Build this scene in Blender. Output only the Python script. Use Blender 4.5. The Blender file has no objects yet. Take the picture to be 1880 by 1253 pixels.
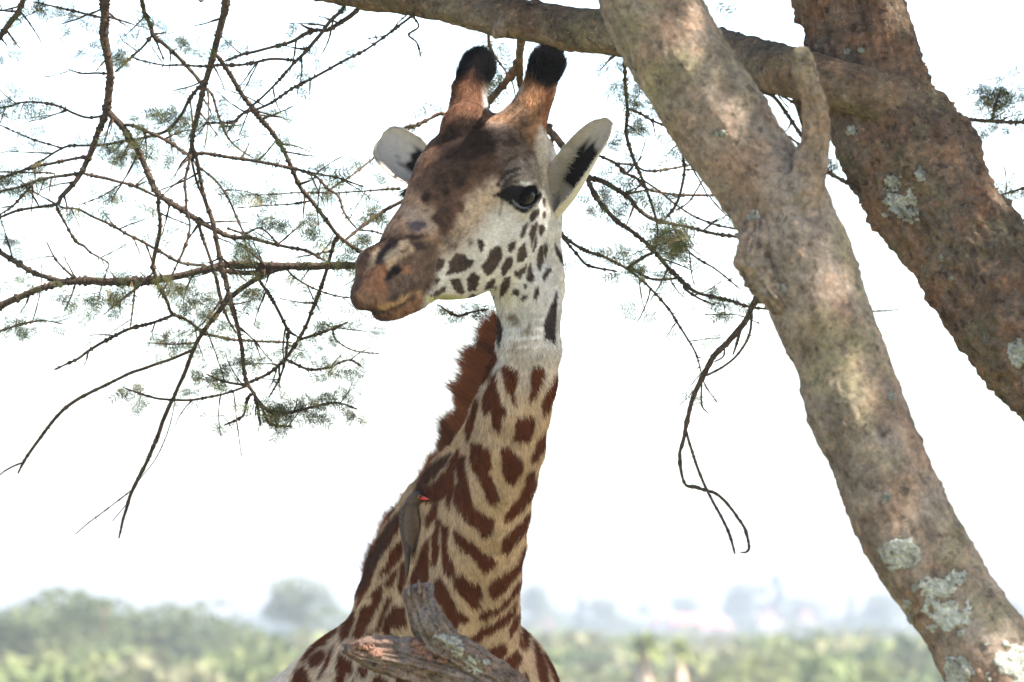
import bpy, math, random
import numpy as np
from mathutils import Vector, Matrix
from mathutils.bvhtree import BVHTree

random.seed(7)
RNG = np.random.default_rng(11)
scene = bpy.context.scene
COL = scene.collection

# ------------------------------------------------------------------ camera
IMG_W, IMG_H = 1880.0, 1253.0
LENS = 200.0
FPX = LENS / 36.0 * IMG_W
CAM_Z = 2.5
HORIZON_Y = 1200.0
PITCH = math.atan((HORIZON_Y - IMG_H / 2) / FPX)
CAM = np.array([0.0, 0.0, CAM_Z])
FWD = np.array([0.0, math.cos(PITCH), math.sin(PITCH)])
UPV = np.array([0.0, -math.sin(PITCH), math.cos(PITCH)])
RIGHT = np.array([1.0, 0.0, 0.0])
cam_data = bpy.data.cameras.new('camera')
cam_data.lens = LENS
cam_data.sensor_width = 36.0
cam_data.clip_start = 0.1
cam_data.clip_end = 6000.0
cam_data.dof.use_dof = True
cam_data.dof.focus_distance = 11.55
cam_data.dof.aperture_fstop = 8.0
cam = bpy.data.objects.new('camera', cam_data)
cam.location = CAM.tolist()
cam.rotation_euler = (math.pi / 2 + PITCH, 0, 0)
COL.objects.link(cam)
scene.camera = cam

# ------------------------------------------------------------------ sky, sun, exposure
SUN = np.array([0.52, -0.20, 0.83]); SUN /= np.linalg.norm(SUN)
world = bpy.data.worlds.new('World')
scene.world = world
world.use_nodes = True
wn = world.node_tree
sky = wn.nodes.new('ShaderNodeTexSky')
sky.sky_type = 'NISHITA'
sky.sun_disc = False
sky.sun_elevation = math.asin(SUN[2])
sky.sun_rotation = math.atan2(SUN[0], SUN[1])
sky.air_density = 1.0
sky.dust_density = 2.0
sky.ozone_density = 1.0
wn.links.new(sky.outputs[0], wn.nodes['Background'].inputs[0])
wn.nodes['Background'].inputs[1].default_value = 0.15
sl = bpy.data.lights.new('sun', 'SUN')
sl.energy = 4.0
sl.angle = math.radians(0.53)
sl.color = (1.0, 0.95, 0.87)
sun = bpy.data.objects.new('sun', sl)
sun.rotation_euler = Vector((-SUN).tolist()).to_track_quat('-Z', 'Y').to_euler()
COL.objects.link(sun)
scene.view_settings.view_transform = 'Standard'
scene.view_settings.look = 'None'
scene.view_settings.gamma = 1.0
scene.view_settings.exposure = 2.0
cy = scene.cycles
cy.use_denoising = True
cy.max_bounces = 7
cy.diffuse_bounces = 4
cy.glossy_bounces = 2
cy.transmission_bounces = 4
cy.transparent_max_bounces = 8
cy.volume_bounces = 0
cy.use_adaptive_sampling = True
cy.adaptive_threshold = 0.01
cy.sample_clamp_indirect = 6.0
scene.cycles_curves.shape = 'RIBBONS'

# ------------------------------------------------------------------ helpers
def P(px, py, d):
    "photo pixel + distance along the view axis -> world point(s)"
    px = np.asarray(px, float); py = np.asarray(py, float); d = np.asarray(d, float)
    r = FWD + RIGHT * ((px - IMG_W / 2) / FPX)[..., None] + UPV * ((IMG_H / 2 - py) / FPX)[..., None]
    return CAM + r * d[..., None]

def proj(p):
    q = np.asarray(p, np.float64) - CAM
    d = q @ FWD
    return (q @ RIGHT) / d * FPX + IMG_W / 2, IMG_H / 2 - (q @ UPV) / d * FPX, d

def M2PX(d):
    return FPX / d

def _hash(i, j, k, seed):
    h = (i.astype(np.uint32) * np.uint32(374761393) + j.astype(np.uint32) * np.uint32(668265263)
         + k.astype(np.uint32) * np.uint32(2147483647) + np.uint32((seed * 1274126177) & 0xffffffff))
    h = (h ^ (h >> np.uint32(13))) * np.uint32(1274126177)
    h = h ^ (h >> np.uint32(16))
    return (h & np.uint32(0xffff)).astype(np.float32) / 32767.5 - 1.0

def vnoise(p, seed=0):
    p = np.asarray(p, np.float64)
    i = np.floor(p).astype(np.int64); f = (p - i).astype(np.float32)
    f = f * f * (3 - 2 * f)
    out = 0
    for dx in (0, 1):
        wx = f[:, 0] if dx else 1 - f[:, 0]
        for dy in (0, 1):
            wy = f[:, 1] if dy else 1 - f[:, 1]
            for dz in (0, 1):
                wz = f[:, 2] if dz else 1 - f[:, 2]
                out = out + wx * wy * wz * _hash(i[:, 0] + dx, i[:, 1] + dy, i[:, 2] + dz, seed)
    return out

def fbm(p, octaves=4, seed=0):
    out, a = 0, 1.0
    p = np.asarray(p, np.float64)
    for o in range(octaves):
        out = out + a * vnoise(p * 2 ** o, seed + o * 17)
        a *= 0.5
    return out / 1.7

def sstep(a, b, x):
    t = np.clip((x - a) / (b - a), 0, 1)
    return t * t * (3 - 2 * t)

def link(o, parent=None):
    COL.objects.link(o)
    if parent is not None:
        o.parent = parent
    return o

def tag(o, label=None, cat=None, group=None, kind=None):
    if label: o['label'] = label
    if cat: o['category'] = cat
    if group: o['group'] = group
    if kind: o['kind'] = kind
    return o

def empty(name, loc):
    o = bpy.data.objects.new(name, None)
    o.location = [float(c) for c in loc]
    o.empty_display_size = 0.1
    return link(o)

def mesh_data(name, verts, faces, colors=None, smooth=True, mat=None):
    "faces: (n,k) array or list of arrays of different k"
    me = bpy.data.meshes.new(name)
    verts = np.asarray(verts, np.float32)
    fl = faces if isinstance(faces, list) else [faces]
    fl = [np.asarray(f, np.int32) for f in fl if len(f)]
    loops = np.concatenate([f.ravel() for f in fl])
    tot = np.concatenate([np.full(len(f), f.shape[1], np.int32) for f in fl])
    start = np.concatenate([[0], np.cumsum(tot)[:-1]]).astype(np.int32)
    me.vertices.add(len(verts)); me.vertices.foreach_set('co', verts.ravel())
    me.loops.add(len(loops)); me.loops.foreach_set('vertex_index', loops)
    me.polygons.add(len(tot)); me.polygons.foreach_set('loop_start', start)
    me.update(calc_edges=True)
    me.validate()
    if smooth:
        me.polygons.foreach_set('use_smooth', np.ones(len(me.polygons), bool))
    if colors is not None:
        at = me.attributes.new('col', 'FLOAT_COLOR', 'POINT')
        c = np.ones((len(verts), 4), np.float32); c[:, :3] = colors
        at.data.foreach_set('color', c.ravel())
    if mat: me.materials.append(mat)
    return me

def mobj(name, verts, faces, mat, parent=None, colors=None, smooth=True):
    verts = np.asarray(verts, np.float64)
    if parent is not None:
        off = np.array(parent_world(parent))
        verts = verts - off
    return link(bpy.data.objects.new(name, mesh_data(name, verts, faces, colors, smooth, mat)), parent)

def parent_world(o):
    t = Vector((0, 0, 0))
    while o is not None:
        t = t + o.location
        o = o.parent
    return t

def catmull(pts, n):
    "resample rows (any columns) smoothly to n points, by arc length of the first 3 columns"
    pts = np.asarray(pts, float)
    if len(pts) == 2:
        t = np.linspace(0, 1, n)[:, None]
        return pts[0] * (1 - t) + pts[1] * t
    ext = np.vstack([2 * pts[0] - pts[1], pts, 2 * pts[-1] - pts[-2]])
    out = []
    for i in range(1, len(ext) - 2):
        p0, p1, p2, p3 = ext[i - 1:i + 3]
        t = np.linspace(0, 1, 12, endpoint=False)[:, None]
        out.append(0.5 * (2 * p1 + (p2 - p0) * t + (2 * p0 - 5 * p1 + 4 * p2 - p3) * t ** 2 + (3 * p1 - p0 - 3 * p2 + p3) * t ** 3))
    out = np.vstack(out + [pts[-1:]])
    s = np.concatenate([[0], np.cumsum(np.linalg.norm(np.diff(out[:, :3], axis=0), axis=1))])
    tt = np.linspace(0, s[-1], n)
    return np.column_stack([np.interp(tt, s, out[:, c]) for c in range(out.shape[1])])

def frames(c):
    t = np.gradient(c, axis=0)
    t /= np.linalg.norm(t, axis=1)[:, None] + 1e-12
    n = np.zeros_like(c)
    a = np.array([0.3, 0.1, 1.0]) if abs(t[0, 2]) < 0.9 else np.array([1.0, 0.2, 0.1])
    v = np.cross(t[0], a); n[0] = v / np.linalg.norm(v)
    for i in range(1, len(c)):
        v = n[i - 1] - t[i] * np.dot(n[i - 1], t[i])
        n[i] = v / (np.linalg.norm(v) + 1e-12)
    return t, n, np.cross(t, n)

def tube(c, r, seg=8, disp=None, cap=True):
    "tube mesh along centres c (n,3) with radii r; disp(points, normals, u, ang) -> offset"
    c = np.asarray(c, float); r = np.asarray(r, float)
    n = len(c)
    t, a, b = frames(c)
    ang = np.linspace(0, 2 * np.pi, seg, endpoint=False)
    nor = a[:, None, :] * np.cos(ang)[None, :, None] + b[:, None, :] * np.sin(ang)[None, :, None]
    v = c[:, None, :] + nor * r[:, None, None]
    if disp is not None:
        s = np.concatenate([[0], np.cumsum(np.linalg.norm(np.diff(c, axis=0), axis=1))])
        uu = np.repeat(s, seg); aa = np.tile(ang, n)
        off = disp(v.reshape(-1, 3), nor.reshape(-1, 3), uu, aa, np.repeat(r, seg))
        v = v + nor * np.asarray(off).reshape(n, seg)[..., None]
    v = v.reshape(-1, 3)
    i = np.arange(n - 1)[:, None] * seg; j = np.arange(seg)[None, :]; j2 = (j + 1) % seg
    q = np.stack([i + j, i + j2, i + seg + j2, i + seg + j], -1).reshape(-1, 4)
    faces = [q]
    if cap:
        v = np.vstack([v, c[0] - t[0] * r[0] * 0.3, c[-1] + t[-1] * r[-1] * 0.3])
        k = n * seg
        j = np.arange(seg); j2 = (j + 1) % seg
        faces.append(np.stack([np.full(seg, k), j2, j], -1))
        o = (n - 1) * seg
        faces.append(np.stack([np.full(seg, k + 1), o + j, o + j2], -1))
    return v, faces

def merge(parts):
    vs, fs, k = [], {}, 0
    for v, fl in parts:
        for f in (fl if isinstance(fl, list) else [fl]):
            f = np.asarray(f)
            if len(f): fs.setdefault(f.shape[1], []).append(f + k)
        vs.append(v); k += len(v)
    return np.vstack(vs), [np.vstack(x) for x in fs.values()]

def box(c, s):
    x, y, z = c; a, b, d = [k / 2 for k in s]
    v = np.array([[x + i * a, y + j * b, z + k * d] for i in (-1, 1) for j in (-1, 1) for k in (-1, 1)])
    f = np.array([[0, 1, 3, 2], [4, 6, 7, 5], [0, 4, 5, 1], [2, 3, 7, 6], [0, 2, 6, 4], [1, 5, 7, 3]])
    return v, f

# ------------------------------------------------------------------ materials
MATS = {}
def new_mat(name):
    m = bpy.data.materials.new(name); m.use_nodes = True
    MATS[name] = m
    nt = m.node_tree
    return m, nt, nt.nodes['Principled BSDF'], nt.nodes.new, nt.links.new

def noise_node(nt, scale, detail=6, rough=0.6, stretch=None):
    tc = nt.nodes.new('ShaderNodeTexCoord')
    src = tc.outputs['Object']
    if stretch:
        mp = nt.nodes.new('ShaderNodeMapping'); mp.inputs['Scale'].default_value = stretch
        nt.links.new(src, mp.inputs['Vector']); src = mp.outputs[0]
    n = nt.nodes.new('ShaderNodeTexNoise')
    n.inputs['Scale'].default_value = scale; n.inputs['Detail'].default_value = detail; n.inputs['Roughness'].default_value = rough
    nt.links.new(src, n.inputs['Vector'])
    return n

def ramp(nt, src, stops):
    r = nt.nodes.new('ShaderNodeValToRGB')
    el = r.color_ramp.elements
    while len(el) < len(stops): el.new(0.5)
    for e, (p, c) in zip(el, stops):
        e.position = p; e.color = (*c, 1) if len(c) == 3 else c
    nt.links.new(src, r.inputs[0])
    return r.outputs[0]

def mixc(nt, fac, a, b, mode='MIX'):
    m = nt.nodes.new('ShaderNodeMix'); m.data_type = 'RGBA'; m.blend_type = mode
    for s, v in ((m.inputs[0], fac), (m.inputs[6], a), (m.inputs[7], b)):
        if hasattr(v, 'is_linked') or hasattr(v, 'links'): nt.links.new(v, s)
        elif isinstance(v, (int, float)): s.default_value = v
        else: s.default_value = (*v, 1)
    return m.outputs[2]

def bump(nt, bsdf, h, strength, dist):
    b = nt.nodes.new('ShaderNodeBump')
    b.inputs['Strength'].default_value = strength; b.inputs['Distance'].default_value = dist
    nt.links.new(h, b.inputs['Height']); nt.links.new(b.outputs[0], bsdf.inputs['Normal'])

def simple_mat(name, color, rough=0.7, spec=0.3, var=0.25, scale=40, bumpd=0.0):
    m, nt, b, new, lk = new_mat(name)
    n = noise_node(nt, scale)
    dark = tuple(c * (1 - var) for c in color); lite = tuple(min(1, c * (1 + var)) for c in color)
    lk(ramp(nt, n.outputs[0], [(0.3, dark), (0.7, lite)]), b.inputs['Base Color'])
    b.inputs['Roughness'].default_value = rough
    b.inputs['Specular IOR Level'].default_value = spec
    if bumpd: bump(nt, b, n.outputs[0], 0.6, bumpd)
    return m

def bark_mat(name, base, red, green, dark, scale=1.0):
    m, nt, b, new, lk = new_mat(name)
    n1 = noise_node(nt, 9 * scale, 5); n2 = noise_node(nt, 4 * scale, 4); n3 = noise_node(nt, 38 * scale, 6, 0.65)
    n4 = noise_node(nt, 5.5 * scale, 5); n5 = noise_node(nt, 120 * scale, 4)
    c = mixc(nt, ramp(nt, n1.outputs[0], [(0.42, (0, 0, 0)), (0.62, (1, 1, 1))]), base, red)
    c = mixc(nt, ramp(nt, n4.outputs[0], [(0.5, (0, 0, 0)), (0.66, (0.85, 0.85, 0.85))]), c, green)
    c = mixc(nt, ramp(nt, n2.outputs[0], [(0.30, (0.55, 0.55, 0.55)), (0.5, (0, 0, 0))]), c, dark)
    c = mixc(nt, ramp(nt, n3.outputs[0], [(0.36, (0.9, 0.9, 0.9)), (0.43, (0, 0, 0))]), c, dark)
    c = mixc(nt, ramp(nt, n3.outputs[0], [(0.57, (0, 0, 0)), (0.64, (0.55, 0.55, 0.55))]), c, tuple(min(1, k * 1.7) for k in red))
    c = mixc(nt, ramp(nt, n5.outputs[0], [(0.62, (0, 0, 0)), (0.70, (0.5, 0.5, 0.5))]), c, (0.42, 0.40, 0.33))
    n6 = noise_node(nt, 75 * scale, 9, 0.78); n7 = noise_node(nt, 16 * scale, 8, 0.7)
    c = mixc(nt, 1.0, c, ramp(nt, n6.outputs[0], [(0.36, (0.55, 0.53, 0.52)), (0.50, (1.0, 1.0, 1.0)), (0.64, (1.45, 1.38, 1.32))]), 'MULTIPLY')
    c = mixc(nt, 1.0, c, ramp(nt, n7.outputs[0], [(0.38, (0.72, 0.70, 0.68)), (0.55, (1.05, 1.04, 1.03)), (0.66, (1.2, 1.16, 1.1))]), 'MULTIPLY')
    lk(c, b.inputs['Base Color'])
    b.inputs['Roughness'].default_value = 0.9; b.inputs['Specular IOR Level'].default_value = 0.12
    ad = new('ShaderNodeMath'); ad.operation = 'ADD'
    lk(n3.outputs[0], ad.inputs[0]); lk(n6.outputs[0], ad.inputs[1])
    bump(nt, b, ad.outputs[0], 0.9, 0.009)
    return m

def attr_mat(name, rough=0.7, spec=0.2, translucent=0.0, vary=0.0, bumps=None, sheen=0.0):
    m, nt, b, new, lk = new_mat(name)
    a = new('ShaderNodeAttribute'); a.attribute_name = 'col'
    c = a.outputs['Color']
    if vary:
        n = noise_node(nt, bumps or 60)
        c = mixc(nt, 1.0, c, ramp(nt, n.outputs[0], [(0.3, (1 - vary,) * 3), (0.7, (1 + vary,) * 3)]), 'MULTIPLY')
    lk(c, b.inputs['Base Color'])
    b.inputs['Roughness'].default_value = rough; b.inputs['Specular IOR Level'].default_value = spec
    if bumps:
        n = noise_node(nt, bumps * 3, 4)
        bump(nt, b, n.outputs[0], 0.4, 0.002)
    if translucent:
        t = new('ShaderNodeBsdfTranslucent'); lk(c, t.inputs[0])
        mx = new('ShaderNodeMixShader'); mx.inputs[0].default_value = translucent
        lk(b.outputs[0], mx.inputs[1]); lk(t.outputs[0], mx.inputs[2])
        lk(mx.outputs[0], nt.nodes['Material Output'].inputs[0])
    return m

M_BARK_A = bark_mat('bark_pale', (0.285, 0.232, 0.182), (0.275, 0.185, 0.128), (0.255, 0.222, 0.130), (0.125, 0.095, 0.072))
M_BARK_B = bark_mat('bark_rough', (0.175, 0.130, 0.094), (0.21, 0.115, 0.068), (0.16, 0.14, 0.085), (0.06, 0.04, 0.03), 1.2)
M_BARK_C = bark_mat('bark_limb', (0.19, 0.148, 0.105), (0.20, 0.125, 0.078), (0.175, 0.152, 0.08), (0.08, 0.058, 0.042), 1.1)
M_TWIG = bark_mat('twig_bark', (0.115, 0.084, 0.064), (0.13, 0.084, 0.058), (0.10, 0.085, 0.06), (0.065, 0.046, 0.036), 4)
M_THORN = simple_mat('thorn', (0.12, 0.10, 0.085), 0.6, 0.1)
M_LICHEN = bark_mat('lichen', (0.54, 0.55, 0.48), (0.44, 0.44, 0.36), (0.56, 0.56, 0.46), (0.22, 0.20, 0.16), 2.6)
M_DEAD = bark_mat('dead_wood', (0.25, 0.20, 0.165), (0.26, 0.17, 0.125), (0.23, 0.21, 0.195), (0.08, 0.06, 0.05), 2.4)
M_LEAF = attr_mat('leaf', 0.65, 0.12, 0.28)
M_FAR_LEAF = attr_mat('far_foliage', 0.7, 0.2, 0.3)
M_SKIN = attr_mat('giraffe_coat', 0.85, 0.04, 0, 0.12, 90)
M_FUR = attr_mat('giraffe_hair', 0.7, 0.06)
M_EYE, nt_, b_, _n, _l = new_mat('eye')
b_.inputs['Base Color'].default_value = (0.006, 0.005, 0.004, 1); b_.inputs['Roughness'].default_value = 0.04
b_.inputs['Specular IOR Level'].default_value = 0.35
n_ = noise_node(nt_, 60); _l(ramp(nt_, n_.outputs[0], [(0.4, (0.002, 0.0015, 0.0015)), (0.75, (0.008, 0.005, 0.003))]), b_.inputs['Base Color'])
M_BLACK = simple_mat('black_hair', (0.008, 0.007, 0.007), 0.5, 0.15)

# ================================================================== ground and far country
def ground_z(x, y):
    x = np.asarray(x, float); y = np.asarray(y, float)
    z = np.interp(y, [0, 60, 150, 300, 500, 700, 900, 1100, 3000], [0, 0, 0.2, 1.2, 2.9, 4.0, 5.0, 4.6, 2.0])
    return z + 0.35 * np.sin(x / 37.0 + y / 90.0) * sstep(60, 300, y)
gy = np.concatenate([np.linspace(-60, 60, 25), np.linspace(70, 400, 34), np.linspace(430, 1100, 24), np.linspace(1120, 1240, 4)])
gx = np.concatenate([np.linspace(-330, -200, 6), np.linspace(-180, 180, 73), np.linspace(200, 330, 6)])
X, Y = np.meshgrid(gx, gy, indexing='ij')
g = np.arange(X.size).reshape(X.shape)
q = np.stack([g[:-1, :-1], g[1:, :-1], g[1:, 1:], g[:-1, 1:]], -1).reshape(-1, 4)
m, nt, b, new, lk = new_mat('savanna_ground')
n1 = noise_node(nt, 0.09, 6); n2 = noise_node(nt, 3.0, 8)
c = mixc(nt, ramp(nt, n1.outputs[0], [(0.4, (0, 0, 0)), (0.6, (1, 1, 1))]), (0.17, 0.17, 0.065), (0.27, 0.215, 0.11))
c = mixc(nt, ramp(nt, n2.outputs[0], [(0.35, (0.5, 0.5, 0.5)), (0.6, (0, 0, 0))]), c, (0.10, 0.11, 0.04))
lk(c, b.inputs['Base Color']); b.inputs['Roughness'].default_value = 0.95; b.inputs['Specular IOR Level'].default_value = 0.1
bump(nt, b, n2.outputs[0], 0.8, 0.05)
gr = mobj('ground', np.column_stack([X.ravel(), Y.ravel(), ground_z(X.ravel(), Y.ravel())]), q, m)
tag(gr, kind='structure')

def leaf_quads(pts, size, rng, flat=0.0):
    n = len(pts)
    a = rng.normal(0, 1, (n, 3)); a[:, 2] *= 1 - flat; a /= np.linalg.norm(a, axis=1)[:, None]
    r = rng.normal(0, 1, (n, 3)); b = np.cross(a, r); b /= np.linalg.norm(b, axis=1)[:, None] + 1e-9
    s = size * rng.uniform(0.6, 1.4, n)[:, None]
    v = np.stack([pts - a * s, pts + b * s * 0.45, pts + a * s, pts - b * s * 0.45], 1).reshape(-1, 3)
    return v, np.arange(4 * n).reshape(n, 4)

def crown_points(lobes, n, rng):
    w = np.array([l[3] * l[4] * l[3] for l in lobes]); w = w / w.sum()
    k = rng.choice(len(lobes), n, p=w)
    L = np.array(lobes)[k]
    d = rng.normal(0, 1, (n, 3)); d /= np.linalg.norm(d, axis=1)[:, None]
    r = rng.uniform(0.55, 1.0, n) ** 0.6
    p = L[:, :3] + d * r[:, None] * np.column_stack([L[:, 3], L[:, 3], L[:, 4]])
    keep = fbm(p * 1.1 + 7, 3, 5) > -0.28
    return p[keep]

def make_tree(kind, seed):
    rng = np.random.default_rng(seed)
    if kind == 'round':
        h = 6.0
        lobes = [(rng.normal(0, 1.5), rng.normal(0, 1.5), rng.uniform(1.4, 5.2), rng.uniform(0.9, 1.6), rng.uniform(0.7, 1.1)) for _ in range(15)]
    elif kind == 'flat':
        h = 5.4
        lobes = [(rng.normal(0, 1.5), rng.normal(0, 1.5), rng.choice([rng.uniform(4.2, 5.3), rng.uniform(1.2, 4.4)]), rng.uniform(0.8, 1.2), rng.uniform(0.5, 0.9)) for _ in range(22)]
    else:
        h = 10.0
        lobes = [(rng.normal(0, 0.6), rng.normal(0, 0.6), z, rng.uniform(0.7, 1.1) * (1.25 - 0.07 * z), rng.uniform(0.7, 1.0)) for z in np.linspace(1.2, 9.4, 13)]
    cols = {'round': (0.125, 0.145, 0.055), 'flat': (0.13, 0.135, 0.06), 'tall': (0.05, 0.07, 0.045)}[kind]
    pts = crown_points(lobes, 3600, rng)
    v, f = leaf_quads(pts, 0.17, rng)
    tone = 0.75 + 0.5 * rng.random(len(pts)) + 0.25 * vnoise(pts * 0.8, 3)
    c = np.repeat(np.array(cols) * tone[:, None], 4, 0)
    crown = mesh_data('crown', v, f, c, False, M_FAR_LEAF)
    ts = []
    c0 = np.array([(0, 0, -0.3), (0.1, 0.05, h * 0.25), (0.0, 0.1, h * 0.5), (0.1, 0.0, h * 0.78)])
    cc = catmull(c0, 14); ts.append(tube(cc, np.linspace(0.22, 0.07, 14), 8))
    trunk = mesh_data('trunk', *merge(ts), None, True, M_BARK_B)
    limbs = []
    for l in lobes[:6]:
        p0 = cc[rng.integers(5, 11)]
        cl = catmull(np.array([p0, (p0 + np.array(l[:3])) / 2 + [0, 0, -0.2], l[:3]]), 8)
        limbs.append(mesh_data('limb', *tube(cl, np.linspace(0.08, 0.03, 8), 6), None, True, M_BARK_B))
    return crown, trunk, limbs, h

KINDS_T = {('round', 1): make_tree('round', 3), ('round', 2): make_tree('round', 9), ('flat', 1): make_tree('flat', 5), ('tall', 1): make_tree('tall', 6), ('tall', 2): make_tree('tall', 16)}
def place_tree(name, key, px, top_y, dist, label, width=1.0, rot=0.0, group=None):
    "tree whose foot stands on the ground at this distance and whose top reaches photo row top_y"
    crown, trunk, limbs, h = KINDS_T[key]
    x = (px - IMG_W / 2) / FPX * dist
    z0 = float(ground_z(x, dist))
    top = CAM_Z + (HORIZON_Y - top_y) / FPX * dist
    s = (top - z0) / (h * 1.02)
    o = empty(name, (x, dist, z0)); o.rotation_euler.z = rot
    o.scale = (s * width, s * width, s)
    for me in [trunk, crown] + limbs:
        link(bpy.data.objects.new(me.name.split('.')[0], me), o)
    tag(o, label, 'tree', group)
    return o
FT = 'trees of the far savanna'
for name, key, px, ty_, d_, lab, wd, rt in (
    ('bushy_tree', ('round', 1), 190, 1074, 230, 'broad pale green tree, highest of the hazy thicket behind the thorn branches', 1.5, 0.4),
    ('bushy_tree', ('round', 2), 60, 1116, 215, 'rounded hazy bushy tree adjoining the broad pale green tree', 2.1, 1.5),
    ('bushy_tree', ('round', 1), 300, 1114, 250, 'low greyish bushy tree sloping down beside the broad pale green tree', 2.0, 2.2),
    ('savanna_tree', ('round', 2), 560, 1060, 420, 'open airy tree with sky gaps just behind the giraffe shoulder', 1.2, 0.7),
    ('bushy_tree', ('round', 2), 420, 1138, 400, 'small hazy tree between the thicket and the open airy tree', 1.2, 0.2),
    ('savanna_tree', ('round', 2), 985, 1072, 760, 'bluish hazy round tree showing beside the giraffe neck', 0.9, 2.0),
    ('conifer_tree', ('tall', 1), 1064, 1078, 800, 'slim hazy tree between the round tree and the houses', 0.8, 0.3),
    ('savanna_tree', ('round', 1), 1120, 1096, 850, 'low hazy tree with a wide crown beside the slim tree', 1.1, 1.3),
    ('savanna_tree', ('round', 1), 1275, 1092, 980, 'faint hazy tree behind the long pink roof', 1.1, 0.9),
    ('savanna_tree', ('round', 2), 1355, 1068, 960, 'pale round tree behind the gap between two houses', 0.95, 2.9),
    ('conifer_tree', ('tall', 2), 1420, 1050, 960, 'tallest dark hazy tree above the pink gabled house', 1.3, 0.1),
    ('savanna_tree', ('round', 1), 1480, 1092, 950, 'wide dusky tree behind the narrow pink house', 1.0, 0.0),
    ('conifer_tree', ('tall', 1), 1560, 1078, 930, 'pointed hazy tree standing alone on the ridge by the leaning trunk', 0.8, 1.1),
    ('savanna_tree', ('round', 2), 1625, 1088, 880, 'broad hazy tree on the ridge partly behind the leaning trunk', 1.2, 0.6),
    ('savanna_tree', ('round', 2), 1850, 1098, 800, 'hazy bluish tree showing between the leaning trunk and the frame edge', 1.2, 0.6)):
    place_tree(name, key, px, ty_, d_, lab, wd, rt, FT)

# scrub that reads as one mass
rng = np.random.default_rng(21)
vs, cs_, fs = [], [], []
pts_all, col_all, size_all = [], [], []
for i in range(1320):
    d = 165 * (860 / 165) ** rng.random()
    half = 1750 / FPX * d
    x = rng.uniform(-half, half)
    h = rng.uniform(1.3, 2.6) * (1.0 if d > 200 else 0.85)
    ridge_ = i >= 1100
    if ridge_:
        d = rng.uniform(905, 1010); half = 1500 / FPX * d; x = rng.uniform(-half, half)
    if d > 400: h = rng.uniform(0.9, 1.9)
    if d > 620: h = rng.uniform(0.4, 0.9)
    if ridge_: h = rng.uniform(2.0, 5.5)
    w = h * rng.uniform(0.7, 1.3)
    if d < 300 and abs(x / d * FPX + 940 - 1215) < 110 and not ridge_: h = min(h, 0.9)
    z0 = float(ground_z(x, d))
    nl = 90
    dd = rng.normal(0, 1, (nl, 3)); dd /= np.linalg.norm(dd, axis=1)[:, None]; dd[:, 2] = np.abs(dd[:, 2])
    p = np.array([x, d, z0 + h * 0.15]) + dd * (rng.uniform(0.5, 1, nl) ** 0.5)[:, None] * np.array([w, w, h * 0.85])
    base = [(0.15, 0.175, 0.06), (0.19, 0.20, 0.075), (0.11, 0.135, 0.06), (0.20, 0.19, 0.10), (0.16, 0.16, 0.085)][rng.choice(5, p=[0.3, 0.25, 0.15, 0.15, 0.15])]
    if ridge_: base = [(0.095, 0.125, 0.05), (0.13, 0.155, 0.055), (0.075, 0.10, 0.05)][i % 3]
    pts_all.append(p); col_all.append(np.array(base) * rng.uniform(0.7, 1.3, nl)[:, None]); size_all.append(np.full(nl, 0.16 + 0.05 * h))
pts_all = np.vstack(pts_all); col_all = np.vstack(col_all); size_all = np.concatenate(size_all)
v, f = leaf_quads(pts_all, 1.0, rng)
ctr = np.repeat(pts_all, 4, 0); v = ctr + (v - ctr) * np.repeat(size_all, 4)[:, None] * 1.6
sc_o = mobj('scrub', v, f, M_FAR_LEAF, None, np.repeat(col_all, 4, 0), False)
tag(sc_o, 'hazy green scrub covering the far slope', 'scrub', kind='stuff')

# dracaena-like plants with skirts of dry leaves
M_DRY = simple_mat('dry_leaf', (0.42, 0.32, 0.22), 0.8, 0.2, 0.3, 5)
M_FROND = simple_mat('frond', (0.22, 0.24, 0.07), 0.6, 0.3, 0.3, 5)
def palm(px, top_y, d, s, label, seed):
    rng = np.random.default_rng(seed)
    x = (px - IMG_W / 2) / FPX * d; z0 = float(ground_z(x, d))
    top = CAM_Z + (HORIZON_Y - top_y) / FPX * d - 0.5 * s
    o = empty('palm_plant', (x, d, z0))
    tag(o, label, 'palm', 'yellow green palms on the far slope')
    c = np.array([(x, d, z0 - 0.2), (x + 0.05, d, (z0 + top) / 2), (x, d, top)])
    v, f = tube(catmull(c, 10), np.linspace(0.16, 0.11, 10) * s, 8); mobj('stem', v, f, M_DRY, o)
    for nm, n, mt_, up, ln_ in (('frond', 70, M_FROND, True, 1.1), ('dry_frond', 60, M_DRY, False, 1.3)):
        parts = []
        for i in range(n):
            a = rng.uniform(0, 2 * np.pi); e = rng.uniform(-0.2, 1.3) if up else rng.uniform(-1.5, -1.0)
            dr = np.array([math.cos(a) * math.cos(e), math.sin(a) * math.cos(e), math.sin(e)])
            L = ln_ * s * rng.uniform(0.7, 1.1); w = 0.09 * s
            sd = np.cross(dr, [0, 0, 1]); sd /= np.linalg.norm(sd) + 1e-6
            p0 = np.array([x, d, top - (0 if up else rng.uniform(0, 0.4))]); p1 = p0 + dr * L * 0.5; p2 = p0 + dr * L - np.array([0, 0, 0.35 * L if up else 0.05])
            parts.append((np.array([p0 - sd * w * 0.5, p0 + sd * w * 0.5, p1 + sd * w, p1 - sd * w, p2]), [np.array([[0, 1, 2, 3]]), np.array([[3, 2, 4]])]))
        ob = mobj(nm, *merge(parts), mt_, o); ob['kind'] = 'stuff'
palm(1182, 1166, 160, 0.95, 'yellow green palm with pale dry skirt, the wider of two on the slope', 1)
palm(1248, 1174, 163, 0.8, 'smaller yellow green palm beside the wider palm on the slope', 2)

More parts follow.
